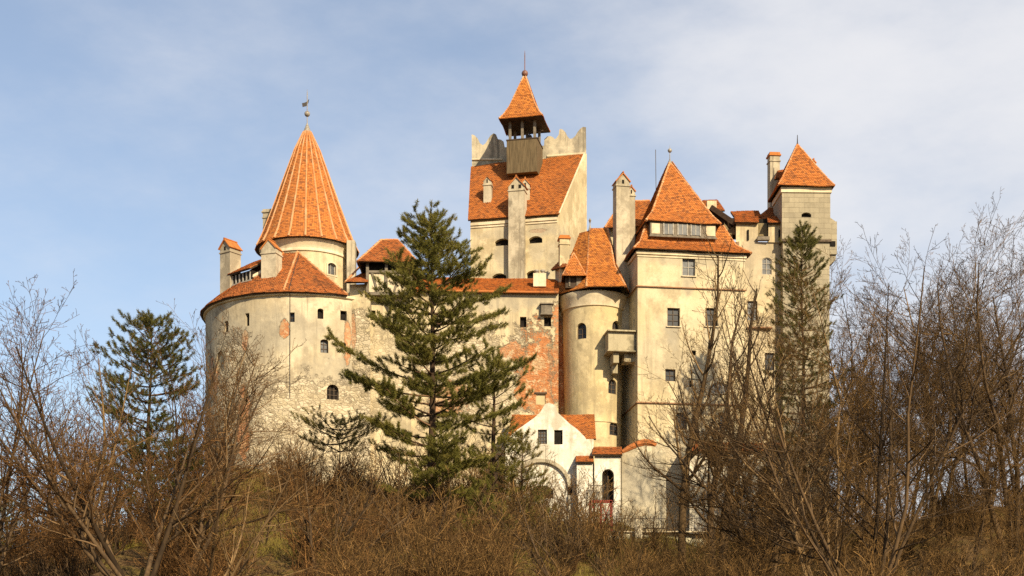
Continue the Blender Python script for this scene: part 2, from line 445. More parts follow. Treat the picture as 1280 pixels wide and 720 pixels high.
def chimney(parent, c, w, d, z0, z1, cap='gable', mat='plaster_grey', rot=0.0, cap_mat='tile', holes=2, name='chimney', ov=.16):
    """square stack with a collar, smoke holes and a small gabled tile cap; z1 = top of the cap"""
    r = V((math.cos(rot), math.sin(rot), 0)); o = V((math.sin(rot), -math.cos(rot), 0)); c = V((c[0], c[1], 0))
    gh = w * .55 if cap == 'gable' else w * .3
    body = MB(); zt = z1 - gh
    body.box(c + Z * (z0 + zt) / 2, r, o, w, d, zt - z0)
    body.box(c + Z * (zt - .55), r, o, w + .16, d + .16, .12)
    if cap == 'gable':
        tri = [c + r * (-w / 2) + o * d / 2 + Z * (zt + .002), c + r * w / 2 + o * d / 2 + Z * (zt + .002), c + o * d / 2 + Z * (zt + gh * .92)]
        body.extrude(tri, -o * d)
    st = body.obj(name, M[mat], parent)
    if holes:
        hm = MB()
        for k in range(holes):
            hm.box(c + r * ((k - (holes - 1) / 2) * w * .45) + o * (d / 2 + .0) + Z * (zt - .15), r, o, w * .16, .05, .38)
        hm.split('smoke_hole', M['dark'], st)
    cm = MB()
    if cap == 'gable':
        for sgn in (-1, 1):
            e0 = c + r * sgn * (w / 2 + ov) + Z * (zt - ov * .9); t0 = c + Z * (z1 + .02)
            a, b = e0 + o * (d / 2 + ov), e0 - o * (d / 2 + ov); cc, dd = t0 - o * (d / 2 + ov), t0 + o * (d / 2 + ov)
            q = [a, b, cc, dd] if sgn > 0 else [b, a, dd, cc]
            cm.extrude(q, -(q[1] - q[0]).cross(q[2] - q[0]).normalized() * .1)
        cm.tube([c + Z * (z1 + .04) + o * (d / 2 + ov), c + Z * (z1 + .04) - o * (d / 2 + ov)], [.09, .09], 6)
    else:
        cm.box(c + Z * (zt + .08), r, o, w + .24, d + .24, .16)
        cm.box(c + Z * (zt + .16 + gh * .35), r, o, w + .05, d + .05, gh * .7)
    cm.obj('chimney_cap', M[cap_mat if cap_mat in M else 'tile'], st)
    return st
def finial(parent, x, y, z0, ztop, ball=None, vane=None, mat='metal', rod=.05):
    mb = MB(); mb.lathe(x, y, [(.16, z0 - .1), (.2, z0 + .1), (.08, z0 + .35), (rod, z0 + .5), (rod, ztop - .5), (.01, ztop)], 10)
    f = mb.obj('finial', M[mat], parent, True)
    if ball:
        zb, rb = ball
        MB().lathe(x, y, [(rb * math.sin(t), zb - rb * math.cos(t)) for t in [.15 + k * 2.84 / 10 for k in range(11)]], 14).obj('ball', M['copper' if mat == 'metal_c' else mat], f, True)
    return f
M['metal_c'] = M['copper']
M['wood_belfry'] = simple('dark_belfry_boards', (.15, .11, .06), (.075, .055, .03), 2.2, .85, .15, .4, (4, 4, .3))
M['course'] = simple('weathered_string_course', (.30, .15, .075), (.20, .12, .07), 2.5)
M['balcony'] = plaster('weathered_balcony_plaster', (.33, .28, .18), (.40, .34, .22), (.20, .165, .10), stain_amt=.8)
# ------------------------------------------------------------------ the castle
def xy(px, Y): return (PX(px, Y), Y)
def hit_cyl(px, row, cx, cy, R):
    m = (px - CX) / FPX; a = m * m + 1; b = -2 * (m * cx + cy); c = cx * cx + cy * cy - R * R
    Y = (-b - math.sqrt(max(b * b - 4 * a * c, 0))) / (2 * a); p = P(px, row, Y)
    return p, V((p.x - cx, p.y - cy, 0)).normalized()
def hit_plane(px, row, a, b):
    m = (px - CX) / FPX; dx, dy = b[0] - a[0], b[1] - a[1]
    Y = (a[0] * dy - a[1] * dx) / (m * dy - dx); p = P(px, row, Y)
    return p, V((dy, -dx, 0)).normalized()
def m_px(n, Y): return n * Y / FPX

# ---- round bastion with its cone tower
bx, by, BR_ = PX(384, 152), 152.0, 10.5
bast = thing('round_bastion', 'broad round cream bastion carrying a tall ribbed orange cone spire', 'castle tower', (bx, by, 18))
mat_b = plaster('bastion_plaster', (.45, .37, .24), (.56, .475, .325), (.29, .24, .165),
    [('stain', PX(335, 142), PZ(415, 142), 6.5, 2.5, .45), ('stain', PX(420, 142), PZ(470, 142), 3.5, 2.0, .4),
     ('stone', PX(385, 142), PZ(535, 142), 12.5, 5.0, .85), ('stone', PX(287, 145), PZ(500, 145), 3.0, 6.5, .8),
     ('brick', PX(308, 144), PZ(528, 144), .8, 3.6, .8), ('brick', PX(270, 147), PZ(478, 147), .7, 2.6, .7),
     ('brick', PX(357, 142), PZ(411, 142), .45, 1.0, .9), ('brick', PX(309, 144), PZ(428, 144), .35, 1.3, .6),
     ('brick', PX(434, 142.5), PZ(430, 142.5), .35, 2.2, .8)], stain_amt=.65)
wall_prof = [(BR_ + .35, 8), (BR_ + .05, 27), (BR_, 33), (BR_, 39.35)]
wb = MB().lathe(bx, by, wall_prof, 128).obj('wall', mat_b, bast, True)
cu = MB()
for px, py, wd, ht, arch, bars, pn in (
        (283, 408, 6, 14, 'seg', None, 'dark'), (309, 399.5, 6, 16, None, None, 'dark'), (365, 396.5, 7, 12, None, (1, 2), 'glass'),
        (400.6, 392, 7.5, 13, 'seg', None, 'dark'), (429.5, 394.5, 8, 12, None, None, 'dark'), (405.5, 432.5, 10, 17, 'seg', (2, 3), 'pane_grey'),
        (429.5, 433, 6, 10, 'seg', None, 'pane_grey'), (416, 490, 15, 19, 'round', (3, 3), 'dark'), (307, 495, 6, 17, 'seg', None, 'dark')):
    p, n = hit_cyl(px, py, bx, by, BR_)
    k = max(.45, -n.y)
    window(bast, cu, p, n, m_px(wd, p.y) / k * .95, m_px(ht, p.y), arch, .5, bars, 'frame_dark', pn)
p, n = hit_cyl(275, 452, bx, by, BR_)
window(bast, cu, p, n, 1.5, 2.1, 'round', .35, None, pane='plaster', name='blind_niche')
carve(wb, cu)
MB().lathe(bx, by, [(BR_ + .0, 39.0), (BR_ + .22, 39.1), (BR_ + .25, 39.3), (BR_ + .1, 39.37)], 96).obj('cornice', M['cornice'], bast, True)
# skirt roof: a cut cone round the drum
RE, ZE, RU, ZU = BR_ + .5, 39.30, 4.75, 45.0
def ring(a, r, z): return V((bx + r * math.cos(a), by + r * math.sin(a), z))
aR = None
for k in range(400):
    a = math.radians(-90 + k * .2)
    q = ring(a, RE, ZE)
    if CX + q.x / q.y * FPX > 434: aR = a; break
aA = math.radians(-94)
faces = []
eR = [aA + (aR - aA) * k / 3 for k in range(4)]
A_ = ring(aA, RU, ZU)
for a, b in zip(eR, eR[1:]): faces.append([ring(a, RE, ZE), ring(b, RE, ZE), A_])
nL = 16; angs = [aA - math.radians(150) * k / nL for k in range(nL + 1)]
for a, b in zip(angs, angs[1:]): faces.append([ring(b, RE, ZE), ring(a, RE, ZE), ring(a, RU, ZU), ring(b, RU, ZU)])
rr = roof(bast, faces, [[ring(aA, RE, ZE + .1), ring(aA, RU, ZU + .1)], [ring(aR, RE, ZE + .1), A_ + Z * .1], [ring(angs[2], RE - 2.4, ZE + 2.3), ring(angs[2], RU, ZU + .1)]], 'tile_old')
MB().tube([ring(angs[3], 8.6, 41.75), ring(angs[2], 7.6, 42.6), ring(angs[2] + .05, 6.4, 43.7)], [.2, .3, .16], 6).obj('mortar_flashing', M['cornice'], rr)
# dormer strip on the left of the skirt roof
da = math.radians(-131); dn = V((math.cos(da), math.sin(da), 0)); dr = Z.cross(dn)
dc = ring(da, 8.7, 41.5)
dm = MB().box(dc + Z * .35 - dn * 1.0, dr, dn, 3.1, 2.0, 1.1).obj('dormer', M['dark'], bast)
fm = MB()
for k in range(6): fm.box(dc + dr * (-1.4 + k * .56) + Z * .38 + dn * .03, dr, dn, .16, .08, .9)
fm.box(dc + dn * .04 - Z * .1, dr, dn, 3.2, .1, .14)
fm.split('mullion', M['frame'], dm)
t0 = dc + Z * .98 + dn * .35
roof(dm, [[t0 - dr * 1.8, t0 + dr * 1.8, t0 + dr * 1.7 - dn * 3.2 + Z * 1.9, t0 - dr * 1.7 - dn * 3.2 + Z * 1.9]], [], 'tile_old', 'dormer_roof')
# drum
DR = 4.6
dmat = plaster('drum_plaster', CREAM, PALE, STAIN, [('brick', PX(415, 148), PZ(306, 148), .9, .25, .6)], stain_amt=.4)
dw = MB().lathe(bx, by, [(DR, 38.5), (DR, 46.5)], 96).obj('drum_wall', dmat, bast, True)
cu = MB(); p, n = hit_cyl(415, 336, bx, by, DR)
window(bast, cu, p, n, 1.0, 1.2, 'seg', .4, (2, 1), 'frame', 'pane_grey', surround='cornice')
carve(dw, cu)
MB().lathe(bx, by, [(DR - .05, 45.2), (DR + .14, 45.3), (DR + .14, 45.45), (DR + .05, 45.6), (DR + .1, 45.9), (DR + .3, 46.2), (DR + .42, 46.45), (DR + .3, 46.52)], 96).obj('drum_cornice', M['cornice'], bast, True)
prof = [(5.38, 46.5), (4.85, 47.55), (4.28, 49.0), (3.62, 50.75), (2.85, 52.9), (2.1, 55.0), (1.35, 57.1), (.42, 59.1), (.12, 59.6)]
tm = MB(); tile_cone(tm, bx, by, prof)
cone = tm.obj('cone_roof', M['tile'], bast)
MB().lathe(bx, by, [(5.0, 46.45)] + [(r - .08, z) for r, z in prof] , 64).obj('eaves_boards', M['under'], cone, True)
rb = MB()
for k in range(20):
    a = math.radians(-84 + k * 18)
    pts = [V((bx + (r + .03) * math.cos(a + RT.uniform(-.006, .006)), by + (r + .03) * math.sin(a), z + .08)) for r, z in prof[:-1]]
    rb.tube(pts, [.12, .115, .11, .10, .095, .085, .075, .05], 6)
rb.split('mortar_rib', M['rib'], cone)
MB().lathe(bx, by, [(.62, 58.7), (.5, 59.0), (.2, 59.75), (.1, 59.9)], 16).obj('lead_cap', M['metal'], cone, True)
fn = finial(bast, bx, by, 59.7, 63.7, (61.1, .3), rod=.045)
vm = MB(); vz = 62.2
vm.extrude([V((bx - .5, by, vz - .35)), V((bx - .1, by, vz - .25)), V((bx + .12, by, vz + .1)), V((bx + .2, by, vz + .5)), V((bx + .02, by, vz + .25)), V((bx - .25, by, vz + .1)), V((bx - .55, by, vz + .05))], (0, .06, 0))
vm.obj('weather_vane', M['iron'], fn)
chimney(bast, xy(288, 147.2), 1.45, 1.5, 38.5, PZ(301, 147.2), rot=-.62, holes=1)
chimney(bast, xy(339.5, 144.3), 1.6, 1.4, 39.0, PZ(301, 144.3), rot=-.3, holes=0, ov=.1)
chimney(bast, xy(336, 157.5), 1.0, 1.0, 43.5, PZ(264, 157.5), rot=-.2, cap='flat', holes=0, cap_mat='plaster_grey')
pl = MB().box((PX(439.5, 149.6), 149.6, 42.6), (1, 0, 0), (0, -1, 0), .85, 1.4, 8.4).obj('pilaster', M['plaster_grey'], bast)

cb_ = MB(); ca = math.radians(-91)
cb_.tube([V((bx + r * math.cos(ca), by + r * math.sin(ca), z)) for r, z in ((DR + .06, 45.0), (DR + .3, 44.9), (7.6, 42.7), (RE + .08, 39.55), (BR_ + .05, 38.9), (BR_ + .05, 36), (BR_ + .09, 33), (BR_ + .1, 29))], [.03] * 8, 5)
cb_.obj('lightning_cable', M['iron'], bast)

# ---- narrow pier wall between bastion and gallery house
pier = thing('wall_pier', 'narrow plastered wall pier with a small tiled cap joining the bastion', 'wall', (PX(447, 144), 144, 18))
pm = plaster('pier_plaster', (.53, .43, .26), PALE, STAIN, [('stone', PX(448, 142), PZ(432, 142), 1.6, 3.8, .85), ('brick', PX(440, 142), PZ(415, 142), .3, 2.0, .6), ('stone', PX(448, 142), PZ(520, 142), 3, 5, .9)], stain_amt=.5)
MB().prism([xy(437, 143.2), xy(463, 142.9), xy(463, 149), xy(439, 149)], 8, PZ(352.5, 142.3)).obj('wall', pm, pier)
e0, e1, tp, bk = P(431.5, 352.5, 141.9), P(460, 352.5, 141.9), P(451, 332, 146), P(462, 336, 149)
roof(pier, [[e0, e1, bk, tp]], [[e0, tp]], 'tile_old', ridge_r=.1)

# ---- half-timbered gallery house on the wall
gh = thing('gallery_house', 'half timbered gallery house under a steep tiled tent roof', 'house', (PX(487, 146), 146, 18))
a0, a1 = xy(460, 143.7), xy(514, 143.9)
gm = plaster('gallery_wall_plaster', (.54, .44, .27), PALE, STAIN, [('stone', PX(478, 144), PZ(470, 144), 4, 4.5, .5)], stain_amt=.45)
gw = MB().prism([a0, a1, xy(512, 150), xy(462, 150)], 8, PZ(326, 143.8)).obj('wall', gm, gh)
cu = MB()
for px, py, wd, ht, bars, pn in ((466, 394, 7, 12, None, 'dark'), (494.5, 398.5, 8, 13, (2, 2), 'pane_grey')):
    p, n = hit_plane(px, py, a0, a1); window(gh, cu, p, n, m_px(wd, p.y), m_px(ht, p.y), None, .45, bars, 'frame_dark', pn)
carve(gw, cu)
fy = 142.9
MB().prism([xy(460, fy), xy(513, fy), (PX(513, fy), 143.6), (PX(460, fy), 143.6)], PZ(366, fy), PZ(340.5, fy)).obj('infill_panel', M['cornice'], gh)
tb = MB()
L, Rr = PX(459.5, fy), PX(513.5, fy); zt, zb = PZ(340, fy), PZ(367.5, fy); ze = PZ(326, fy)
for x in (L, PX(483, fy), Rr): tb.bar((x, fy - .03, zb - .1), (x, fy - .03, ze), .28, .3)
tb.bar((L - .1, fy - .05, zb), (Rr + .1, fy - .05, zb), .34, .3); tb.bar((L, fy - .06, zt), (Rr, fy - .06, zt), .22, .22)
tb.bar((PX(465, fy), fy - .02, zt), (PX(473, fy), fy - .02, zb), .2, .2); tb.bar((PX(500, fy), fy - .02, zt), (PX(492, fy), fy - .02, zb), .2, .2)
tb.obj('timber_frame', M['timber'], gh)
br = MB()
for px in (462, 486, 510): br.bar((PX(px, fy), fy + .05, zb - .15), (PX(px, fy), 143.8, zb - 1.6), .22)
br.split('brace', M['timber'], gh)
MB().box((PX(486, 143.4), 143.5, (zt + ze) / 2 + .1), (1, 0, 0), (0, -1, 0), 3.9, .5, ze - zt - .1).split('dark_opening', M['dark'], gh)  # solid near-black box, painted shade for the gap under the eaves
MB().bar(P(462, 392, 143.4), P(462, 368, 143.2), .26).split('post', M['timber'], gh)
ez = PZ(326.5, 142.2); q = [V((PX(447, 142.2), 142.2, ez)), V((PX(521, 142.2), 142.2, ez)), V((PX(521, 142.2), 151, ez)), V((PX(447, 142.2), 151, ez))]
tp = P(476.5, 300, 146.2); tp2 = P(497, 300, 146.4)
roof(gh, [[q[0], q[1], tp2, tp], [q[3], q[0], tp], [q[1], q[2], tp2], [q[2], q[3], tp, tp2]], [[q[0], tp], [tp, tp2], [q[1], tp2]], 'tile_old', ridge_r=.12)

# ---- curtain wall with lean-to tiled walk
cw = thing('curtain_wall', 'curtain wall of crumbling plaster and exposed red brick behind the tall pine', 'wall', (PX(600, 147), 147, 18))
c0, c1 = xy(505, 144.6), xy(712, 145.5)
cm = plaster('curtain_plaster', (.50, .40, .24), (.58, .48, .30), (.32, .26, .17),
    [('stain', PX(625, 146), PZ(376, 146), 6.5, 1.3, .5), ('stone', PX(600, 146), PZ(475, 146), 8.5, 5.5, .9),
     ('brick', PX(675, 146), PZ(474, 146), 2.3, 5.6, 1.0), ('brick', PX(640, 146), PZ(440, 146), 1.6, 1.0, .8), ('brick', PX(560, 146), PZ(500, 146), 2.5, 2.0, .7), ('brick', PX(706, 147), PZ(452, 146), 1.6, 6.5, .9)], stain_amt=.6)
cwl = MB().prism([c0, xy(698, 145.42), xy(698, 148.4), xy(716, 148.6), xy(716, 151), xy(505, 151)], 8, PZ(364, 145.6)).obj('wall', cm, cw)
cu = MB()
for px, py, wd, ht, pn in ((654, 402.5, 8, 13, 'dark'), (684.5, 402, 9, 12, 'dark'), (547, 404, 8, 12, 'dark')):
    p, n = hit_plane(px, py, c0, c1); window(cw, cu, p, n, m_px(wd, p.y), m_px(ht, p.y), None, .5, None, 'frame_dark', pn)
p, n = hit_plane(676, 499, c0, c1); window(cw, cu, p, n, .95, 1.1, None, .2, None, pane='plaster', name='blocked_window')
p, n = hit_plane(676, 499, c0, c1)
carve(cwl, cu)
MB().box(p + Z * .62 + n * .05, Z.cross(n), n, 1.25, .22, .14).obj('lintel', M['frame_dark'], cw)
p, n = hit_plane(683, 388, c0, c1)
oc = MB().box(p + n * .25, Z.cross(n), n, 1.1, .5, .9); oc.box(p + n * .3 + Z * .55, Z.cross(n), n, 1.4, .7, .12); oc.box(p + n * .3 - Z * .5, Z.cross(n), n, 1.25, .6, .12)
oc.split('timber_hatch', M['timber'], cw)
ez = PZ(362.5, 144.5)
for a, b, nm in (((507, 144.3), (699, 145.0), 'roof'),):
    e0 = V((*xy(*a), ez)); e1 = V((*xy(*b), ez)); up = V((0, 5.0, 2.6))
    roof(cw, [[e0, e1, e1 + up, e0 + up]], [], 'tile')
MB().tube([V((*xy(507, 144.2), ez - .12)), V((*xy(698, 144.95), ez - .12))], [.12, .12], 8).obj('coping', M['tile_old'], cw)
sb = MB().box(P(674.5, 351.5, 146.6), (1, 0, 0), (0, -1, 0), 1.3, 1.1, 1.35).obj('chimney', M['cornice'], cw)
pt = MB()
for px in (671, 678.5):
    c = P(px, 342, 146.6); pt.lathe(c.x, c.y, [(.17, c.z - .5), (.2, c.z - .2), (.16, c.z + .1), (.26, c.z + .22), (.26, c.z + .34)], 10)
pt.split('chimney_pot', M['metal'], sb)

# ---- the keep
kp = thing('keep_tower', 'tall square keep with wavy battlements and an orange shed roof', 'castle tower', (PX(655, 156), 156, 18))
FL, FR, BK, BL = xy(588, 154), xy(697, 152), xy(733.5, 161), xy(590, 163)
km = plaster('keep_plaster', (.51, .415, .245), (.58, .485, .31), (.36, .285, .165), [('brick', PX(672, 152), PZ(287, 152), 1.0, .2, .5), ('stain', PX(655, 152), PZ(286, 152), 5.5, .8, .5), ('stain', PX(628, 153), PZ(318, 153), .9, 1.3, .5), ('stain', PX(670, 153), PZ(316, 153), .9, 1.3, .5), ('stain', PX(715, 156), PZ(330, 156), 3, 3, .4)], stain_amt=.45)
ZE = 50.35; ZB = 60.15
e0 = V((*FL, ZE + .1)) + V((-.25, -.35, 0)); e1 = V((*FR, ZE + .1)) + V((.12, -.35, 0))
t1 = V((*BK, ZB + .2)) - V((.35, .5, .35))
kn = (e1 - e0).cross(t1 - e0).normalized()
def kz(q, d=.3): return e0.z - (kn.x * (q[0] - e0.x) + kn.y * (q[1] - e0.y)) / kn.z - d
t0 = V((BL[0] - .1, BL[1] - .5, 0)); t0.z = kz(t0, 0)
kw = MB().prism([FL, FR, BK, BL], 20, [kz(FL), kz(FR), kz(BK), kz(BL)]).obj('wall', km, kp)
cu = MB()
for px, py, wd, ht in ((628, 302.5, 19, 9), (669.5, 299.5, 17, 9), (624, 346.5, 18, 10), (666, 343, 16, 10)):
    p, n = hit_plane(px, py, FL, FR); window(kp, cu, p, n, m_px(wd, p.y), m_px(ht, p.y), 'seg', .6, None, pane='dark')
carve(kw, cu)
fr = (V((*FR, 0)) - V((*FL, 0))).normalized(); fo = fr.cross(Z)
def kpt(px, row, out=0.0):
    p, n = hit_plane(px, row, FL, FR); return p + n * out
co = MB().box((V((*FL, 0)) + V((*FR, 0))) / 2 + fo * .02 + Z * (ZE - .3), fr, fo, 9.4, .3, .3)
co.box((V((*FL, 0)) + V((*FR, 0))) / 2 + fo * .0 + Z * (ZE - .62), fr, fo, 9.42, .18, .16).obj('cornice', M['cornice'], kp)
roof(kp, [[e0, e1, t1, t0]], [], 'tile')
MB().tube([e1 + V((.02, 0, .05)), t1 + V((.02, 0, .05))], [.09, .09], 6).obj('verge', M['cornice'], kp)
# battlements: swallow-tail merlons standing on the back wall
def par(px, row, d=0.0):
    Y = 163 + (px - 590) / (733.5 - 590) * -2.0; p = P(px, row, Y); return p + V((0, d, 0))
out_l = [(590, 212), (631, 212), (680, 206), (733, 204), (732.5, 159), (729, 158.5), (725.5, 160.5), (722, 165), (719, 170), (715.5, 173), (712, 173.5), (709, 170), (707, 165.5), (703.5, 162), (700, 161), (699, 163), (698.5, 168), (696, 172), (693.5, 174), (691.5, 171.5), (688, 170), (684, 170.5), (680.5, 174), (680, 182), (631, 184), (629.5, 177), (626, 174.5), (622.5, 174), (620, 168), (617, 166.5), (613, 169.5), (610, 174), (607, 179), (603.5, 181.5), (600, 179), (597, 173), (593, 169), (589.5, 168)]
pmat = plaster('battlement_plaster', (.40, .345, .24), (.50, .435, .31), (.20, .175, .13), stain_amt=.95)
MB().extrude([par(a, b) for a, b in out_l], (0, .75, 0)).obj('battlement', pmat, kp)
MB().tube([par(590, 199.5, -.05), par(628, 199.5, -.05)], [.14, .14], 6).tube([par(684, 195.5, -.05), par(731, 192, -.05)], [.14, .14], 6).split('moulding', M['cornice'], kp)
# side battlement running back along the left edge
# chimneys on the keep
sh = MB(); p = kpt(647, 300)
chimney(kp, (p.x, p.y - .1), 1.72, 1.3, PZ(352, 152.6), PZ(222, 152.6), rot=math.atan2(fr.y, fr.x), ov=.14)
chimney(kp, xy(656.5, 155.3), 1.0, 1.1, 50, PZ(225, 155.3), rot=math.atan2(fr.y, fr.x) + .2, holes=1, ov=.1)
chimney(kp, xy(610, 156.0), .82, .8, 50.6, PZ(221, 156.0), rot=math.atan2(fr.y, fr.x), holes=1, ov=.1)
MB().box(P(611.5, 260.5, 155.6), fr, fo, 1.1, .5, .35).obj('mortar_flashing', M['white'], kp)

# ---- belfry on the keep
bf = thing('belfry', 'open wooden belfry with boarded base and pointed orange roof', 'belfry', (PX(655, 159), 159, 57))
bc = V((PX(656, 159.3), 159.3, 0)); W_ = 3.4; D_ = 3.2
z0, z1, z2 = 57.0, 60.6, 62.85
MB().box(bc + Z * (z0 + z1) / 2, fr, fo, W_, D_, z1 - z0).obj('boarding', M['wood_belfry'], bf)
ps = MB()
for sx in (-1, 0, 1):
    for so in (-1, 1):
        ps.box(bc + fr * sx * (W_ / 2 - .32) + fo * so * (D_ / 2 - .3) + Z * (z1 + z2 + .2) / 2, fr, fo, .27, .27, z2 - z1 + .2)
ps.split('post', M['timber'], bf)
rl = MB().box(bc + Z * (z1 + .06), fr, fo, W_ + .12, D_ + .1, .12).obj('sill_board', M['wood'], bf)
am = MB()
for so in (-1, 1):
    for k in (-1, 1):
        cxk = k * (W_ / 4 - .16); hw = W_ / 4 - .24
        pts = [(cxk + hw * math.cos(math.pi * i / 10), hw * .95 * math.sin(math.pi * i / 10)) for i in range(11)]
        base = z2 - hw * .95 - .02
        for a, b in zip(pts, pts[1:]):
            o_ = bc + fo * so * (D_ / 2 - .28)
            f4 = [o_ + fr * a[0] + Z * (base + a[1]), o_ + fr * a[0] + Z * (z2 + .12), o_ + fr * b[0] + Z * (z2 + .12), o_ + fr * b[0] + Z * (base + b[1])]
            am.extrude(f4 if so > 0 else f4[::-1], -fo * so * .12)
am.split('arch_brace', M['wood'], bf)
bz = z1 + .55
bl = MB().lathe(bc.x + .55, bc.y + .3, [(.42, bz), (.34, bz + .12), (.27, bz + .45), (.2, bz + .62), (.05, bz + .7), (.04, bz + 1.0)], 16).obj('bell', M['iron'], bf, True)
MB().box(bc + V((.55, .3, bz + 1.05)), fr, fo, 3.0, .14, .14).obj('bell_beam', M['wood'], bf)
tiers = [(2.42, 62.75), (2.02, 63.25), (1.45, 64.35), (.95, 65.75), (.12, 68.05)]
fs, rg = [], [[] for _ in range(4)]
dirs = [fo, fr, -fo, -fr]
def cn(k, h, z): return bc + dirs[k] * h * .98 + dirs[(k - 1) % 4] * -0 + (dirs[(k + 1) % 4] * h) + Z * z
for (h, z), (h2, zz) in zip(tiers, tiers[1:]):
    for k in range(4):
        a = cn((k - 1) % 4, h, z); b = cn(k, h, z); c2 = cn(k, h2, zz); d2 = cn((k - 1) % 4, h2, zz)
        fs.append([a, b, c2, d2])
for k in range(4): rg[k] = [cn(k, h, z + .06) for h, z in tiers]
roof(bf, fs, rg, 'tile_new', ridge_r=.1)
sf = MB(); sf.extrude([cn(k, 2.34, 62.73) for k in (3, 2, 1, 0)], (0, 0, .06)).obj('soffit', M['under'], bf)
finial(bf, bc.x, bc.y, 67.9, PZ(63, 159.3), (PZ(92, 159.3), .36), mat='metal_c', rod=.05)

# ---- annex between keep and stair turret
an = thing('turret_annex', 'small shaded annex with a brick topped chimney wedged beside the keep', 'annex', (PX(703, 150), 150, 36))
MB().prism([xy(694, 149.6), xy(709, 147.6), xy(716, 152), xy(700, 153.5)], 36, PZ(333, 148.5)).obj('wall', M['plaster_grey'], an)
roof(an, [[P(689, 338, 150.2), P(702, 334, 147.0), P(706, 321, 149.5)], [P(702, 334, 147.0), P(716, 334, 147.2), P(706, 321, 149.5)]], [], 'tile_old')
chimney(an, xy(705, 148.2), 1.0, 1.0, 41, PZ(296.5, 148.2), cap='flat', mat='plaster', cap_mat='tile', rot=.1, holes=0)

# ---- round stair turret
tx, ty = PX(741.5, 148), 148.0
tu = thing('stair_turret', 'slender round stair turret in smooth cream plaster with arched windows', 'castle turret', (tx, ty, 18))
tw_ = MB().lathe(tx, ty, [(2.75, 8), (2.9, 28), (3.05, 34), (3.15, 39.3)], 96).obj('wall', M['plaster_clean'], tu, True)
cu = MB()
for px, py, wd, ht, arch, bars in ((726.5, 413.5, 12, 20, 'round', (2, 3)), (771, 410, 11, 18, 'round', (2, 2)), (767, 483, 10.5, 18, 'round', (2, 3)), (769.5, 535, 11, 18, 'round', (2, 3))):
    p, n = hit_cyl(px, py, tx, ty, 3.1)
    window(tu, cu, p, n, m_px(wd, p.y) / max(.6, -n.y), m_px(ht, p.y), arch, .5, bars, 'frame_dark', 'glass', surround=None)
carve(tw_, cu)
MB().lathe(tx, ty, [(3.1, 38.9), (3.28, 39.0), (3.3, 39.3), (3.42, 39.55), (3.5, 39.9), (3.62, 40.1), (3.62, 40.4), (3.4, 40.45)], 96).obj('cornice', M['cornice'], tu, True)
MB().lathe(tx, ty, [(2.85, 27.3), (2.98, 27.35), (2.98, 27.55), (2.86, 27.62)], 96).obj('string_course', M['plaster_clean'], tu, True)
MB().lathe(tx, ty, [(3.2, 40.3), (3.2, 40.62), (2.5, 41.9)], 48).obj('eaves_core', M['under'], tu, True)
Lb, Hb, Rb, R2 = P(689.5, 370, 147.2), P(733, 358.5, 143.8), P(782, 357.8, 143.7), P(789, 372, 148.4)
Ht, Lt, Rt = P(737.5, 287.5, 149), P(720.5, 287.5, 149.6), P(759.5, 285.5, 148.8)
Hm, Rm = Hb.lerp(Ht, .42) + V((0, .35, -.28)), Rb.lerp(Rt, .42) + V((-.35, .35, -.28))
Lm = Lb.lerp(Lt, .42) + V((.35, .35, -.28)); R2m = R2.lerp(Rt, .42) + V((-.3, 0, -.2))
roof(tu, [[Lb, Hb, Hm, Lm], [Lm, Hm, Ht, Lt], [Hb, Rb, Rm, Hm], [Hm, Rm, Rt, Ht], [Rb, R2, R2m, Rm], [Rm, R2m, Rt]],
     [[Hb, Hm, Ht], [Rb, Rm, Rt], [Ht, Rt]], 'tile_new', ridge_r=.12)
MB().tube([Ht - Z * .1, Ht + Z * .45, Ht + Z * .75], [.22, .06, .035], 8).tube([Ht + Z * .7, Ht + Z * 1.0, Ht + Z * 1.2], [.05, .15, .05], 8).obj('finial', M['metal'], tu)
dp = P(717.5, 349, 145.1)
db = MB().box(dp + V((0, .9, 0)), (1, .0, 0), (0, -1, 0), 1.7, 1.7, 1.7).obj('dormer', M['wood'], tu)
MB().box(dp + V((-.45, .02, -.1)), (1, 0, 0), (0, -1, 0), .16, .12, 1.2).box(dp + V((.5, .02, -.1)), (1, 0, 0), (0, -1, 0), .5, .12, 1.2).obj('frame', M['timber'], db)
dz = PZ(344, 144.6); q = [V((dp.x + sx, dp.y + sy, dz)) for sx, sy in ((-1.15, -.55), (1.15, -.55), (1.15, 1.9), (-1.15, 1.9))]; tt = V((dp.x, dp.y + .6, PZ(316.5, 145.7)))
roof(db, [[q[i], q[(i + 1) % 4], tt] for i in range(4)], [[q[0], tt], [q[1], tt]], 'tile', 'dormer_roof', ridge_r=.08)

# ---- hall seen between keep and residence
rh = thing('rear_hall', 'small hall with tiled hip roof squeezed behind the tall twin flued chimney', 'house', (PX(785, 156), 156, 40))
MB().prism([xy(763, 154.5), xy(822, 153.5), xy(822, 160), xy(763, 160)], 34, PZ(282, 154)).obj('wall', M['plaster'], rh)
q = [P(756, 281, 153.8), P(824, 281, 152.8), P(824, 284, 161), P(756, 284, 161)]; q[2].z = q[3].z = q[0].z = q[1].z
ta, tb_ = P(777, 252, 157.4), P(812, 251, 157)
roof(rh, [[q[0], q[1], tb_, ta], [q[3], q[0], ta]], [[q[0], ta], [ta, tb_]], 'tile')

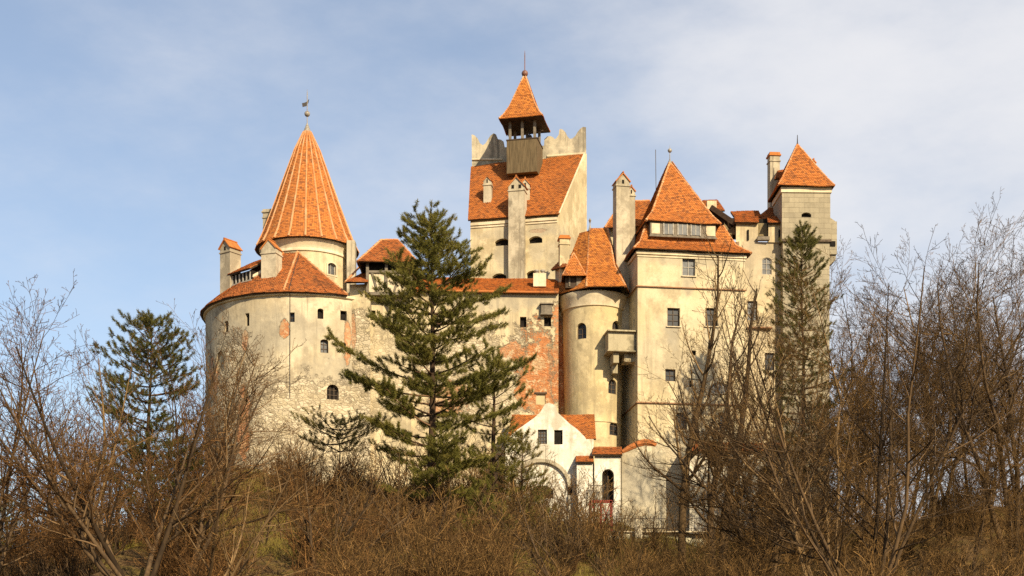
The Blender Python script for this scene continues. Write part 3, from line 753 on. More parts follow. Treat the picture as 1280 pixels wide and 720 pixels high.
# ---- the residence: four storeys, mansard with a strip of windows
th = math.radians(8); br_, bo_, bb_ = V((math.cos(th), math.sin(th), 0)), V((math.sin(th), -math.cos(th), 0)), V((-math.sin(th), math.cos(th), 0))
F0 = V((PX(797, 143), 143, 0)); BWD, BDP = 11.0, 9.5
def B(a, c, z): return F0 + br_ * a + bb_ * c + Z * z
rs = thing('residence_tower', 'tall square cream residence with two tier orange roof and attic window strip', 'castle tower', F0 + Z * 16)
rm_ = plaster('residence_plaster', (.50, .405, .24), (.57, .475, .305), (.33, .265, .165),
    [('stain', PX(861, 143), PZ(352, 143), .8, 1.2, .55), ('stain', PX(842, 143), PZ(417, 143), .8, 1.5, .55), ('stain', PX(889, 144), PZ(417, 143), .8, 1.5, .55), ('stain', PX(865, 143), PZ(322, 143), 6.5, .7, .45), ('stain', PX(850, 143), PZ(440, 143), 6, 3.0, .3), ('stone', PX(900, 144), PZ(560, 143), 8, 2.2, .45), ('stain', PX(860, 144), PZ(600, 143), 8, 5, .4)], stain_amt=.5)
ZT = 44.0
rw = MB().prism([B(0, 0, 0)[:2], B(BWD, 0, 0)[:2], B(BWD, BDP, 0)[:2], B(0, BDP, 0)[:2]], 8, ZT).obj('wall', rm_, rs)
cu = MB(); f0, f1 = B(0, 0, 0), B(BWD, 0, 0)
for px, py, wd, ht, arch, bars, pn in (
        (861, 333.5, 16.5, 23, None, (2, 2), 'pane_grey'), (842, 396.5, 16, 23, None, (2, 3), 'glass'), (889.5, 396.5, 16, 23, None, (2, 3), 'glass'),
        (838, 469, 13, 15, None, (2, 2), 'glass'), (900, 484.5, 22, 14, 'seg', (3, 1), 'pane_grey'), (867.5, 441, 5, 6, None, None, 'dark'),
        (863.5, 480, 4, 8, None, None, 'dark'), (852, 527, 14, 22, None, (2, 2), 'glass'), (905, 527, 14, 22, None, (2, 3), 'glass'), (880, 575, 8, 10, None, None, 'dark')):
    p, n = hit_plane(px, py, f0, f1)
    window(rs, cu, p, n, m_px(wd, p.y), m_px(ht, p.y), arch, .4, bars, 'frame' if pn == 'pane_grey' else 'frame_dark', pn, sill=bars is not None and wd > 13)
# slits on the shaded flank
l0, l1 = B(0, BDP, 0), B(0, 0, 0)
for c, z in ((1.6, 37.1), (1.7, 31.2), (3.0, 27.6)):
    p = B(0, c, z); window(rs, cu, p, -br_, .34, .9, None, .4, None, pane='dark')
carve(rw, cu)
st = MB()
for row in (357.5, 503):
    z = PZ(row, 142.9)
    for c_, r_, o_, L_ in ((B(BWD / 2, 0, z), br_, bo_, BWD + .3), (B(0, BDP / 2, z), bb_, -br_, BDP)):
        p = [c_ - r_ * L_ / 2 + o_ * .17 - Z * .05, c_ - r_ * L_ / 2 + o_ * .17, c_ - r_ * L_ / 2 - o_ * .05 + Z * .13, c_ - r_ * L_ / 2 - o_ * .05 - Z * .05]
        st.extrude(p, r_ * L_)
st.split('tiled_string_course', M['course'], rs)
co = MB().box(B(BWD / 2, 0, ZT - .28), br_, bo_, BWD + .3, .3, .3).box(B(BWD / 2, 0, ZT - .6), br_, bo_, BWD + .12, .16, .14)
co.box(B(0, BDP / 2, ZT - .281), bb_, -br_, BDP - .3, .28, .3).obj('cornice', M['cornice'], rs)
zl, zi, zu = ZT + .02, 47.25, 47.05
E = [B(-.5, -.5, zl), B(BWD + .5, -.5, zl), B(BWD + .5, BDP + .5, zl), B(-.5, BDP + .5, zl)]
K = [B(.45, .75, zl + 1.05), B(BWD - .7, .75, zl + 1.05), B(BWD - .7, BDP - .75, zl + 1.05), B(.45, BDP - .75, zl + 1.05)]
I = [B(1.25, 1.5, zi), B(9.2, 1.5, zi), B(9.2, BDP - 1.5, zi), B(1.25, BDP - 1.5, zi)]
fs = []
for i in range(4):
    j = (i + 1) % 4; fs += [[E[i], E[j], K[j], K[i]], [K[i], K[j], I[j], I[i]]]
roof(rs, fs, [[E[i], K[i], I[i]] for i in range(4)], 'tile', 'skirt_roof')
U = [B(.92, .3, zu), B(8.6, .3, zu), B(8.6, BDP - .5, zu), B(.92, BDP - .5, zu)]
UM = [B(1.75, 1.15, zu + 1.15), B(7.85, 1.15, zu + 1.15), B(7.85, BDP - 1.4, zu + 1.15), B(1.75, BDP - 1.4, zu + 1.15)]
T0 = B(4.35, 4.2, PZ(203.5, 147.9)); T1 = B(4.6, 5.2, PZ(203.5, 147.9))
fs = [[U[0], U[1], UM[1], UM[0]], [UM[0], UM[1], T0], [U[1], U[2], UM[2], UM[1]], [UM[1], UM[2], T1, T0], [U[2], U[3], UM[3], UM[2]], [UM[2], UM[3], T1], [U[3], U[0], UM[0], UM[3]], [UM[3], UM[0], T0, T1]]
roof(rs, fs, [[U[0], UM[0], T0], [U[1], UM[1], T0], [U[2], UM[2], T1], [U[3], UM[3], T1]], 'tile', 'tent_roof')
# attic strip
ac, ad = .5, 1.2
ab = MB().box(B(4.78, ac + ad / 2, 46.3), br_, bo_, 6.75, ad, 1.5).obj('attic_front', M['timber'], rs)
for a, wd_, mt in ((1.95, .85, 'cornice'), (7.6, .95, 'cornice'), (3.25, .95, 'pane_grey'), (4.7, .95, 'pane_grey'), (6.05, .95, 'pane_grey')):
    o = MB().box(B(a, ac - .02, 46.35), br_, bo_, wd_, .06, 1.02).obj('window' if mt == 'pane_grey' else 'infill_panel', M[mt], ab)
    if mt == 'pane_grey':
        MB().box(B(a, ac - .06, 46.35), br_, bo_, .07, .05, 1.0).box(B(a - .48, ac - .05, 46.35), br_, bo_, .1, .08, 1.1).box(B(a + .48, ac - .05, 46.35), br_, bo_, .1, .08, 1.1).obj('frame', M['frame'], o)
MB().box(B(4.78, ac - .03, 45.6), br_, bo_, 6.95, .2, .12).split('sill', M['timber'], ab)
finial(rs, T0.x, T0.y, T0.z - .1, PZ(180, 147.5), (PZ(187, 147.5), .22), rod=.04)
MB().bar(B(3.0, 4.6, T0.z - 3), B(2.95, 4.6, PZ(185, 147.5)), .06).obj('lightning_rod', M['iron'], rs)
# balcony between residence flank and turret
bal = B(0, 3.1, 0)
zc0, zc1 = PZ(441, 143.6), PZ(415, 143.6)
bp_ = MB(); bxy = B(-1.55, 2.2, 0)
bo2 = MB().box(B(-1.45, 1.75, (zc0 + zc1) / 2), br_, bo_, 2.75, 2.2, zc1 - zc0 - .15).obj('balcony', M['balcony'], rs)
MB().box(B(-1.45, 1.7, zc1 + .03), br_, bo_, 3.0, 2.8, .14).box(B(-1.45, 1.7, zc0 + .1), br_, bo_, 3.0, 2.75, .12).split('rim', M['balcony'], bo2)
MB().box(B(-2.0, 1.7, zc0 - .5), br_, bo_, .55, 1.8, 1.0).box(B(-1.9, 2.2, zc0 - 1.4), br_, bo_, .5, 1.0, .9).box(B(-.55, 1.9, zc0 - .4), br_, bo_, 1.1, 1.6, .8).split('corbel', M['balcony'], bo2)
# tall chimney with two flues at the residence's flank
chimney(rs, B(-.65, 4.6, 0)[:2], 1.4, 1.4, 36, PZ(219, 147.5), rot=th + .05, holes=1, ov=.12)
chimney(rs, B(.35, 4.9, 0)[:2], .8, .95, 40, PZ(234, 147.8), rot=th + .05, holes=1, ov=.1, cap_mat='tile_old')

# ---- wing with battlements
wg = thing('battlement_wing', 'cream wing with tile capped battlements and wooden shutters beside the stone tower', 'castle wing', (PX(955, 150), 150, 16))
w0, w1 = xy(924, 147.4), xy(986, 147.9)
wm = plaster('wing_plaster', (.47, .375, .225), (.56, .46, .295), (.34, .27, .17), [('stain', PX(940, 147), PZ(330, 147), 2.5, 3, .4), ('stone', PX(960, 147), PZ(440, 147), 4.5, 4, .4)], stain_amt=.8)
ww = MB().prism([w0, w1, xy(986, 155), xy(905, 155), xy(905, 148.8)], 8, PZ(302, 147.5)).obj('wall', wm, wg)
cu = MB()
p, n = hit_plane(958.5, 332.5, w0, w1); window(wg, cu, p, n, 1.02, 1.75, 'seg', .3, (2, 3), 'frame', 'pane_grey')
p, n = hit_plane(940.5, 388.5, w0, w1); window(wg, cu, p, n, 1.05, 2.0, None, .35, (2, 3), 'frame_dark', 'pane_grey')
p, n = hit_plane(962, 452, w0, w1); window(wg, cu, p, n, 1.0, 1.8, None, .35, (2, 3), 'frame_dark', 'glass')
carve(ww, cu)
mn = MB(); zt0 = PZ(302, 147.5)
for a, b, zr in ((920, 947.5, 277.5), (960.5, 986, 278)):
    mn.prism([xy(a, 147.5), xy(b, 147.75), xy(b, 149), xy(a, 149)], zt0 - .05, PZ(zr, 147.5))
mn.prism([xy(898, 148.3), xy(906, 148.3), xy(906, 149), xy(898, 149)], zt0 - .04, PZ(280, 147.5))
mw = mn.split('merlon', wm, wg)
sl = MB()
for px in (935, 974): sl.box(P(px, 294, 147.62), (1, 0, 0), (0, -1, 0), .16, .3, 1.05)
sl.split('loophole', M['dark'], mw)
sm_ = MB()
for a, b, r0, r1 in ((948, 960, 279, 295), (906, 919, 277, 293)):
    sm_.extrude([P(a, r1, 148.1), P(b, r1, 148.1), P(b - 1, r0, 148.7), P(a - 1, r0, 148.7)], (0, .12, 0))
shu = sm_.split('shutter', M['wood_grey'], wg)
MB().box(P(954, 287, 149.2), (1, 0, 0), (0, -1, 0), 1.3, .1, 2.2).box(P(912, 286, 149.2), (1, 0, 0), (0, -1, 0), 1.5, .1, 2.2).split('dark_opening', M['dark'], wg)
MB().box(P(954, 298.5, 147.4), (1, 0, 0), (0, -1, 0), 1.25, .5, .35).split('sill', M['timber'], wg)
fs = []
for a, b, r0 in ((918.5, 948.5, 277.5), (959.5, 987, 278)):
    fs.append([P(a, r0, 147.1), P(b, r0, 147.3), P(b - 1, r0 - 6.5, 149.3), P(a - 1, r0 - 6.5, 149.3)])
fs.append([P(917, 270.5, 149.6), P(952, 270.5, 149.6), P(948, 264.5, 152.5), P(913, 266.5, 152.5)])
fs.append([P(943, 275, 149.4), P(984, 275, 149.4), P(983, 249, 154), P(962, 260, 152.2)])
roof(wg, fs, [], 'tile_old')
MB().bar(P(889, 259, 149.5), P(919, 279.5, 147.9), .28, .5).obj('sloping_beam', M['wood'], wg)
MB().bar(P(886, 264, 149.9), P(914, 284, 148.3), .22, 1.2).obj('dark_cheek', M['dark'], wg)
rd = MB().box(P(889, 263, 151), (1, 0, 0), (0, -1, 0), 1.0, 1.0, 1.7).obj('roof_stub', M['plaster'], wg)
roof(wg, [[P(876, 264, 150.2), P(906, 263, 150.2), P(897, 251, 153), P(878, 248, 153)]], [], 'tile_old')
MB().box(P(949, 410, 147.5), (1, 0, 0), (0, -1, 0), 2.6, .5, .14).split('tiled_string_course', M['course'], wg)

# ---- square ashlar corner tower
t5 = math.radians(1.5); cr, cf, cb = V((math.cos(t5), math.sin(t5), 0)), V((math.sin(t5), -math.cos(t5), 0)), V((-math.sin(t5), math.cos(t5), 0))
S0 = V((PX(977.5, 146.6), 146.6, 0))
def S(a, c, z): return S0 + cr * a + cb * c + Z * z
ct = thing('corner_tower', 'square tower of grey brown ashlar blocks with a pointed orange roof', 'castle tower', S0 + Z * 16)
zc = PZ(299, 146.6); zt_ = PZ(233.5, 146.6); Wc = 4.95
cwall = MB().prism([S(.0, .0, 0)[:2], S(Wc, .0, 0)[:2], S(Wc, 4.2, 0)[:2], S(.0, 4.2, 0)[:2]], zc, zt_).obj('wall', M['ashlar'], ct)
cu = MB(); p, n = hit_plane(1008, 268.5, S(0, 0, 0), S(Wc, 0, 0)); window(ct, cu, p, n, 1.0, .5, 'seg', .5, None, pane='dark'); carve(cwall, cu)
MB().prism([S(.12, .12, 0)[:2], S(Wc - .05, .12, 0)[:2], S(Wc - .05, 4.1, 0)[:2], S(.12, 4.1, 0)[:2]], 8, zc - .25).obj('lower_wall', M['ashlar'], ct)
MB().box(S(Wc / 2, 2.1, zc - .12), cr, cf, Wc + .2, 4.4, .24).obj('string_course', M['frame_dark'], ct)
MB().box(S(Wc / 2, 2.1, zt_ - .3), cr, cf, Wc + .24, 4.44, .55).obj('cornice', M['cornice'], ct)
mc = MB(); x0 = Wc
for a0_, a1_, zz0, zz1 in ((0, .75, PZ(318, 147), PZ(277, 147)),):
    mc.box(S(Wc + .36, 1.3, (zz0 + zz1) / 2), cr, cf, .74, 2.2, zz1 - zz0)
mc.extrude([S(Wc - .05, .4, PZ(277, 147) + .55), S(Wc - .05, .4, PZ(277, 147)), S(Wc + .74, .4, PZ(277, 147))], cb * 1.8)
mc.extrude([S(Wc - .05, .4, PZ(318, 147) - 1.1), S(Wc + .62, .4, PZ(318, 147) - .55), S(Wc + .7, .4, PZ(318, 147)), S(Wc - .05, .4, PZ(318, 147))], cb * 1.8)
mc.obj('corbelled_box', M['ashlar'], ct)
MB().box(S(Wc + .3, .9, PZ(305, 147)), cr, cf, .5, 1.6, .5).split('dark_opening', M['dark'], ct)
ez = zt_ + .02
E = [S(-.45, -.45, ez), S(Wc + .3, -.45, ez), S(Wc + .3, 4.6, ez), S(-.45, 4.6, ez)]; tt = S(2.05, 2.1, PZ(180.5, 148.7))
Em = [e.lerp(tt, .22) + V((0, 0, -.12)) for e in E]
fs = []
for i in range(4):
    j = (i + 1) % 4; fs += [[E[i], E[j], Em[j], Em[i]], [Em[i], Em[j], tt]]
roof(ct, fs, [[E[i], Em[i], tt] for i in range(4)], 'tile')
MB().tube([tt - Z * .2, tt + Z * .2, tt + Z * 1.0], [.16, .06, .03], 6).obj('finial', M['iron'], ct)
chimney(ct, xy(967, 152.5), 1.05, 1.05, 44, PZ(193, 152.5), cap='flat', rot=.1, holes=0, cap_mat='tile')
chimney(ct, S(3.9, 3.2, 0)[:2], .55, .6, 52, PZ(200, 149.8), rot=.1, holes=0, ov=.06)
roof(ct, [[P(968, 224, 149.9), P(980, 222, 149.9), P(983, 212, 152), P(972, 214, 152)]], [], 'tile_old', 'saddle_roof')

# ---- white gatehouse at the foot
gt = thing('white_gatehouse', 'whitewashed gatehouse with curved gable, small windows and a broad blind arch', 'gatehouse', (PX(690, 140), 140, 17))
gy = 139.5
gp = lambda px, row, d=0.0: P(px, row, gy) + V((0, d, 0))
outl = [(630, 660), (745, 660), (744, 590), (741, 566), (737, 556), (731, 546), (722, 537), (712, 529.5), (704, 522), (697.5, 516), (696, 513.5), (695, 508), (691, 505), (686, 503.5), (681.5, 505), (679, 509), (675.5, 515), (668, 522), (657, 530), (646, 537.5), (637, 546), (632, 556)]
wmat = plaster('gate_whitewash', (.64, .60, .50), (.72, .69, .60), (.42, .36, .26), [('brick', PX(727, gy), PZ(612, gy), .7, .9, .5), ('stain', PX(690, gy), PZ(640, gy), 5.5, 2.2, .6)], stain_amt=.5)
gwl = MB().extrude([gp(*q) for q in outl], (0, .7, 0)).obj('gable_wall', wmat, gt)
cu = MB()
for px, py, wd, ht, bars, pn in ((678, 546, 11.5, 18, (3, 4), 'pane_grey'), (698, 546.5, 10.5, 18, None, 'dark'), (712.5, 611, 6, 16, None, 'dark')):
    window(gt, cu, gp(px, py), (0, -1, 0), m_px(wd, gy), m_px(ht, gy), None, .35, bars, 'frame_dark', pn)
hw = m_px(34, gy); ac_ = gp(676, 609)
arch_pts = [ac_ + V((-hw, 0, -4)), ac_ + V((hw, 0, -4))] + [ac_ + V((hw * math.cos(math.pi * k / 20), 0, hw * .92 * math.sin(math.pi * k / 20))) for k in range(21)]
cu.extrude([q + V((0, -.4, 0)) for q in arch_pts], (0, .7, 0))
carve(gwl, cu)
ar = MB()
for k in range(20):
    a, b = math.pi * k / 20, math.pi * (k + 1) / 20
    f4 = [ac_ + V((r_ * math.cos(t), -.03, r_ * .93 * math.sin(t))) for r_, t in ((hw, a), (hw + .35, a), (hw + .35, b), (hw, b))]
    ar.extrude(f4, (0, .2, 0))
ar.obj('arch_moulding', M['plaster_grey'], gt)
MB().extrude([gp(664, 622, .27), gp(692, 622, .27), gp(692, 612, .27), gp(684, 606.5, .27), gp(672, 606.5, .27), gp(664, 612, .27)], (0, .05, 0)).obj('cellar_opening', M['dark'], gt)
MB().prism([xy(633, gy + .7), xy(742, gy + .7), xy(742, 146), xy(633, 146)], 10, PZ(547, gy)).obj('side_wall', M['white'], gt)
e0, e1 = P(634, 549, gy + .7), P(745, 549, gy + .7)
roof(gt, [[e0, e1, P(743, 519, 143.6), P(640, 519, 143.6)]], [], 'tile', thick=.1)
# porch, buttress
po = thing('arched_porch', 'small white porch with dark arched doorway beside the gatehouse', 'porch', (PX(758, 138.6), 138.6, 17))
py_ = 138.7
pw = MB().prism([xy(743, py_), xy(776, py_), xy(776, 144), xy(743, 144)], 10, PZ(567, py_)).obj('wall', M['white'], po)
cu = MB(); window(po, cu, P(760, 607, py_), (0, -1, 0), 1.15, 3.2, 'round', .8, (2, 2), 'iron', 'dark', name='door'); carve(pw, cu)
roof(po, [[P(740, 568, py_ - .35), P(778, 568, py_ - .35), P(777, 560, py_ + 1.5), P(742, 560, py_ + 1.5)]], [], 'tile_old', thick=.16)
bu = thing('white_buttress', 'white buttress with a sloping tile top in front of the gatehouse arch', 'buttress', (PX(731, 138.6), 138.6, 16))
MB().prism([xy(721, 138.5), xy(741, 138.5), xy(741, 139.4), xy(721, 139.4)], 10, PZ(577, 138.5)).obj('wall', M['white'], bu)
roof(bu, [[P(719.5, 577.5, 138.2), P(742, 577.5, 138.2), P(741.5, 571, 139.4), P(720, 571, 139.4)]], [], 'tile_old', thick=.12)
ra = thing('porch_railing', 'thin iron railing in front of the porch doorway', 'railing', (PX(747, 137.9), 137.9, 18))
rb_ = MB()
for px in range(738, 756, 2): rb_.bar(P(px, 626, 137.9), P(px, 607, 137.9), .035)
rb_.bar(P(737, 607, 137.9), P(756, 607, 137.9), .06); rb_.bar(P(737, 624, 137.9), P(756, 624, 137.9), .05)
rb_.obj('bars', M['iron'], ra)
# garden wall with curved coping, right of the porch
gwm = plaster('garden_wall_plaster', (.46, .39, .26), (.55, .48, .34), (.30, .25, .165), [('stain', PX(805, 138), PZ(600, 138), 2.2, 2.6, .6)], stain_amt=.8)
gd = thing('garden_wall', 'weathered grey wall with drooping tile coping right of the porch', 'wall', (PX(803, 138.8), 138.8, 16))
ol = [(777, 660), (833, 660), (832, 566), (822, 558), (812, 553), (800, 554), (790, 558), (782, 563), (777, 566)]
MB().extrude([P(a, b, 138.8) for a, b in ol], (0, .6, 0)).obj('wall', gwm, gd)
MB().tube([P(778, 565, 138.9), P(786, 560.5, 138.9), P(796, 555.5, 138.9), P(806, 553, 138.9), P(815, 554, 138.9), P(820, 557, 138.9)], [.2, .3, .32, .34, .32, .2], 7).obj('coping', M['tile_old'], gd)
# low outbuilding at the foot of the residence
ob = thing('lean_to_outbuilding', 'low pale stained lean-to with red tiled roof under the residence', 'outbuilding', (PX(912, 140), 140, 14))
obm = plaster('outbuilding_plaster', (.58, .52, .40), (.68, .62, .50), (.36, .30, .21), [('stain', PX(900, 140), PZ(635, 140), 6, 3, .5)], stain_amt=.8)
obw = MB().prism([xy(862, 140), xy(985, 141), xy(985, 147), xy(862, 143)], 8, PZ(563, 140.3)).obj('wall', obm, ob)
cu = MB()
for px, py in ((957, 608),):
    p, n = hit_plane(px, py, xy(862, 140), xy(985, 141)); window(ob, cu, p, n, 1.5, 3.8, 'round', .7, (2, 3), 'frame_dark', 'dark', name='arched_opening')
carve(obw, cu)
roof(ob, [[P(859, 563.5, 139.6), P(988, 563.5, 140.6), P(986, 555, 142.4), P(861, 555, 142.0)]], [], 'tile_old')
# terrace wall, fence, red gate frame
tr = thing('terrace_wall', 'long pale terrace wall with a square post above the grass bank', 'wall', (PX(830, 133), 133, 13))
tmw = plaster('terrace_plaster', (.44, .40, .27), (.52, .47, .33), (.30, .27, .18), stain_amt=.8)
MB().prism([xy(748, 133), xy(905, 134), xy(905, 134.5), xy(748, 133.5)], 8, PZ(666, 133.3)).obj('wall', tmw, tr)
MB().box(P(798, 672, 132.9), (1, 0, 0), (0, -1, 0), .7, .5, 2.4).split('post', M['plaster_grey'], tr)
MB().box(P(826, 665, 133.4), (1, .0062, 0), (0, -1, 0), 11.7, .7, .12).obj('coping', M['cornice'], tr)
fe = thing('iron_fence', 'row of slim iron fence bars standing on the terrace wall', 'fence', (PX(830, 133.4), 133.4, 15))
fb = MB()
for k in range(40):
    px = 772 + k * 3.2; fb.bar(P(px, 665, 133.45), P(px, 645, 133.45), .035)
fb.bar(P(771, 648, 133.45), P(899, 648, 133.45), .05); fb.bar(P(771, 661, 133.45), P(899, 661, 133.45), .05)
fb.obj('bars', M['iron'], fe)
rgt = thing('red_gate', 'red painted metal gate frame with two open panels below the porch', 'gate', (PX(751, 132.5), 132.5, 14))
rq = MB(); ry = 132.5
for px in (738, 751, 764): rq.bar(P(px, 664, ry), P(px, 626, ry), .26 if px != 751 else .2)
for row in (627, 660): rq.bar(P(737, row, ry), P(765, row, ry), .26)
rq.obj('frame', M['red'], rgt)
rp = MB()
for px in (738, 751):
    rp.bar(P(px + 2, 657, ry), P(px + 11, 630, ry), .09); rp.bar(P(px + 11, 657, ry), P(px + 2, 630, ry), .09); rp.bar(P(px + 1, 643.5, ry), P(px + 12, 643.5, ry), .09)
rp.split('cross_bar', M['red'], rgt)
# ------------------------------------------------------------------ the hill
_px = np.array([-400, -150, 50, 214, 300, 540, 690, 850, 1000, 1200, 1280, 1500, 1800])
_row = np.array([760, 735, 705, 640, 592, 622, 652, 676, 668, 640, 640, 650, 690])
def plat(x, Y=142.0):
    return (HZ - np.interp(640 + x * FPX / Y, _px, _row)) * Y / FPX
def ground(x, y):
    x = np.asarray(x, float); y = np.asarray(y, float)
    p = plat(x); t = np.clip((y - 25) / 115, 0, 1); t = t * t * (1.25 - .25 * t)
    z = -1.7 + (p + 1.7) * t
    z = z + (.45 * np.sin(x * .31 + y * .17) + .3 * np.sin(x * .73 - y * .41 + 1.3) + .16 * np.sin(x * 1.7 + y * 1.3)) * np.clip((y - 30) / 60, 0, 1)
    drop = np.clip((y - 172) / 260, 0, 1)
    z = z - (z + 30) * (drop * drop * (3 - 2 * drop))
    return z
xs = np.concatenate([np.linspace(-6000, -160, 16), np.arange(-150, 151, 1.8), np.linspace(160, 6000, 16)])
ys = np.concatenate([np.linspace(-600, 8, 8), np.arange(12, 190, 1.8), np.linspace(195, 500, 24), np.linspace(600, 9000, 14)])
gx, gy_ = np.meshgrid(xs, ys); gzz = ground(gx, gy_)
nx, ny = len(xs), len(ys)
idx = np.arange(nx * ny).reshape(ny, nx)
quads = np.stack([idx[:-1, :-1], idx[:-1, 1:], idx[1:, 1:], idx[1:, :-1]], -1).reshape(-1, 4)
def mesh_np(name, verts, faces, mat, parent=None, loc=(0, 0, 0), smooth=True):
    """mesh straight from arrays; faces (n, k)"""
    me = bpy.data.meshes.new(name); verts = np.asarray(verts, np.float32); faces = np.asarray(faces, np.int32)
    me.vertices.add(len(verts)); me.vertices.foreach_set('co', verts.ravel())
    k = faces.shape[1]; me.loops.add(faces.size); me.loops.foreach_set('vertex_index', faces.ravel())
    me.polygons.add(len(faces)); me.polygons.foreach_set('loop_start', np.arange(0, faces.size, k, dtype=np.int32))
    me.polygons.foreach_set('use_smooth', np.full(len(faces), smooth))
    me.update(calc_edges=True); me.validate(); me.materials.append(mat)
    o = bpy.data.objects.new(name, me); C.objects.link(o)
    if parent: o.parent = parent
    o.location = loc
    return o
def ground_mat():
    m, t, b = new_mat('leaf_litter_and_moss')
    pos = t.n('ShaderNodeNewGeometry').outputs['Position']
    c = t.mix(t.step(t.noise(pos, 1.6, 6, .7), .36, .66), (.105, .062, .028), (.20, .125, .055))
    c = t.mix(t.math('MULTIPLY', t.step(t.noise(pos, .22, 9, .72), .46, .58), .8), c, (.17, .125, .030))
    c = t.mix(t.math('MULTIPLY', t.step(t.noise(pos, 9, 3, .7), .48, .62), .5), c, (.06, .036, .02))
    bm = t.n('ShaderNodeBump', {'Height': t.noise(pos, 4, 6, .75), 'Strength': .9, 'Distance': .25})
    setb(t, b, c, .95, .1, bm.outputs[0]); return m
M['ground'] = ground_mat()
gr = mesh_np('ground', np.stack([gx, gy_, gzz], -1).reshape(-1, 3), quads, M['ground']); gr['kind'] = 'structure'

# ------------------------------------------------------------------ plants
def bark(name, a, b_, scale=3.0, vary=.8):
    m, t, b = new_mat(name)
    pos = t.n('ShaderNodeTexCoord').outputs['Object']
    oi = t.n('ShaderNodeObjectInfo').outputs['Random']
    nz = t.noise(t.scaled(pos, 1, 1, .35), scale, 5, .7)
    c = t.mix(t.step(nz, .38, .64), a, b_)
    c = t.mix(t.math('MULTIPLY', oi, .35), c, tuple(v * .55 for v in a))
    isl = t.n('ShaderNodeNewGeometry').outputs['Random Per Island']
    c = t.mix(t.math('MULTIPLY', t.step(isl, .18, .80), vary), c, tuple(v * .32 for v in b_))
    c = t.mix(t.math('MULTIPLY', t.step(isl, .18, .0), vary), c, tuple(min(1, v * 1.55) for v in a))
    setb(t, b, c, .9, .1); return m
M['bark_tan'] = bark('tan_grey_bark', (.23, .145, .066), (.10, .063, .033))
M['bark_dark'] = bark('dark_bark', (.13, .082, .042), (.05, .033, .02))
M['bark_rust'] = bark('rusty_twigs', (.22, .112, .039), (.11, .057, .023))
M['bark_pine'] = bark('pine_bark', (.13, .075, .042), (.06, .04, .027))
M['twig_tan'] = bark('tan_twigs', (.25, .142, .050), (.125, .072, .028))
def needle_mat(name, a, b_, yl):
    m, t, b = new_mat(name)
    g = t.n('ShaderNodeNewGeometry'); r = g.outputs['Random Per Island']
    c = t.mix(r, a, b_)
    c = t.mix(t.math('MULTIPLY', t.step(t.noise(g.outputs['Position'], .55, 3, .6), .45, .68), .55), c, yl)
    setb(t, b, c, .7, .08)
    tr = t.n('ShaderNodeBsdfTranslucent', {'Color': c}); mx = t.n('ShaderNodeMixShader', {0: .32, 1: b.outputs[0], 2: tr.outputs[0]})
    out = [n for n in t.t.nodes if n.type == 'OUTPUT_MATERIAL'][0]; t.t.links.new(mx.outputs[0], out.inputs[0]); return m
M['needles'] = needle_mat('pine_needles', (.115, .112, .026), (.195, .175, .040), (.27, .215, .05))
M['needles_dark'] = needle_mat('dark_fir_needles', (.075, .078, .022), (.135, .122, .032), (.19, .15, .04))
M['needles_olive'] = needle_mat('olive_pine_needles', (.13, .115, .032), (.19, .16, .042), (.24, .165, .045))

def tubes(polys, sides):
    """polys: list of (points (n,3), radii (n,)); one mesh of tapered tubes"""
    Vs, Fs, k = [], [], 0
    ang = np.arange(sides) * 2 * np.pi / sides; ca, sa = np.cos(ang), np.sin(ang)
    by_n = {}
    for p, r in polys: by_n.setdefault(len(p), []).append((p, r))
    for n, lst in by_n.items():
        Pn = np.array([a[0] for a in lst]); R = np.array([a[1] for a in lst])          # (m, n, 3)
        D = np.empty_like(Pn); D[:, 1:-1] = Pn[:, 2:] - Pn[:, :-2]; D[:, 0] = Pn[:, 1] - Pn[:, 0]; D[:, -1] = Pn[:, -1] - Pn[:, -2]
        D /= np.linalg.norm(D, axis=2, keepdims=True) + 1e-9
        U = np.cross(D, np.array([.36, .93, .08])); U /= np.linalg.norm(U, axis=2, keepdims=True) + 1e-9; W = np.cross(D, U)
        ringv = Pn[:, :, None, :] + (U[:, :, None, :] * ca[:, None] + W[:, :, None, :] * sa[:, None]) * R[:, :, None, None]
        m = len(lst); Vs.append(ringv.reshape(-1, 3))
        base = k + (np.arange(m)[:, None, None] * n + np.arange(n - 1)[None, :, None]) * sides
        a = np.arange(sides)[None, None, :]; b = (a + 1) % sides
        Fs.append(np.stack([base + a, base + b, base + sides + b, base + sides + a], -1).reshape(-1, 4))
        k += m * n * sides
    return np.concatenate(Vs), np.concatenate(Fs)

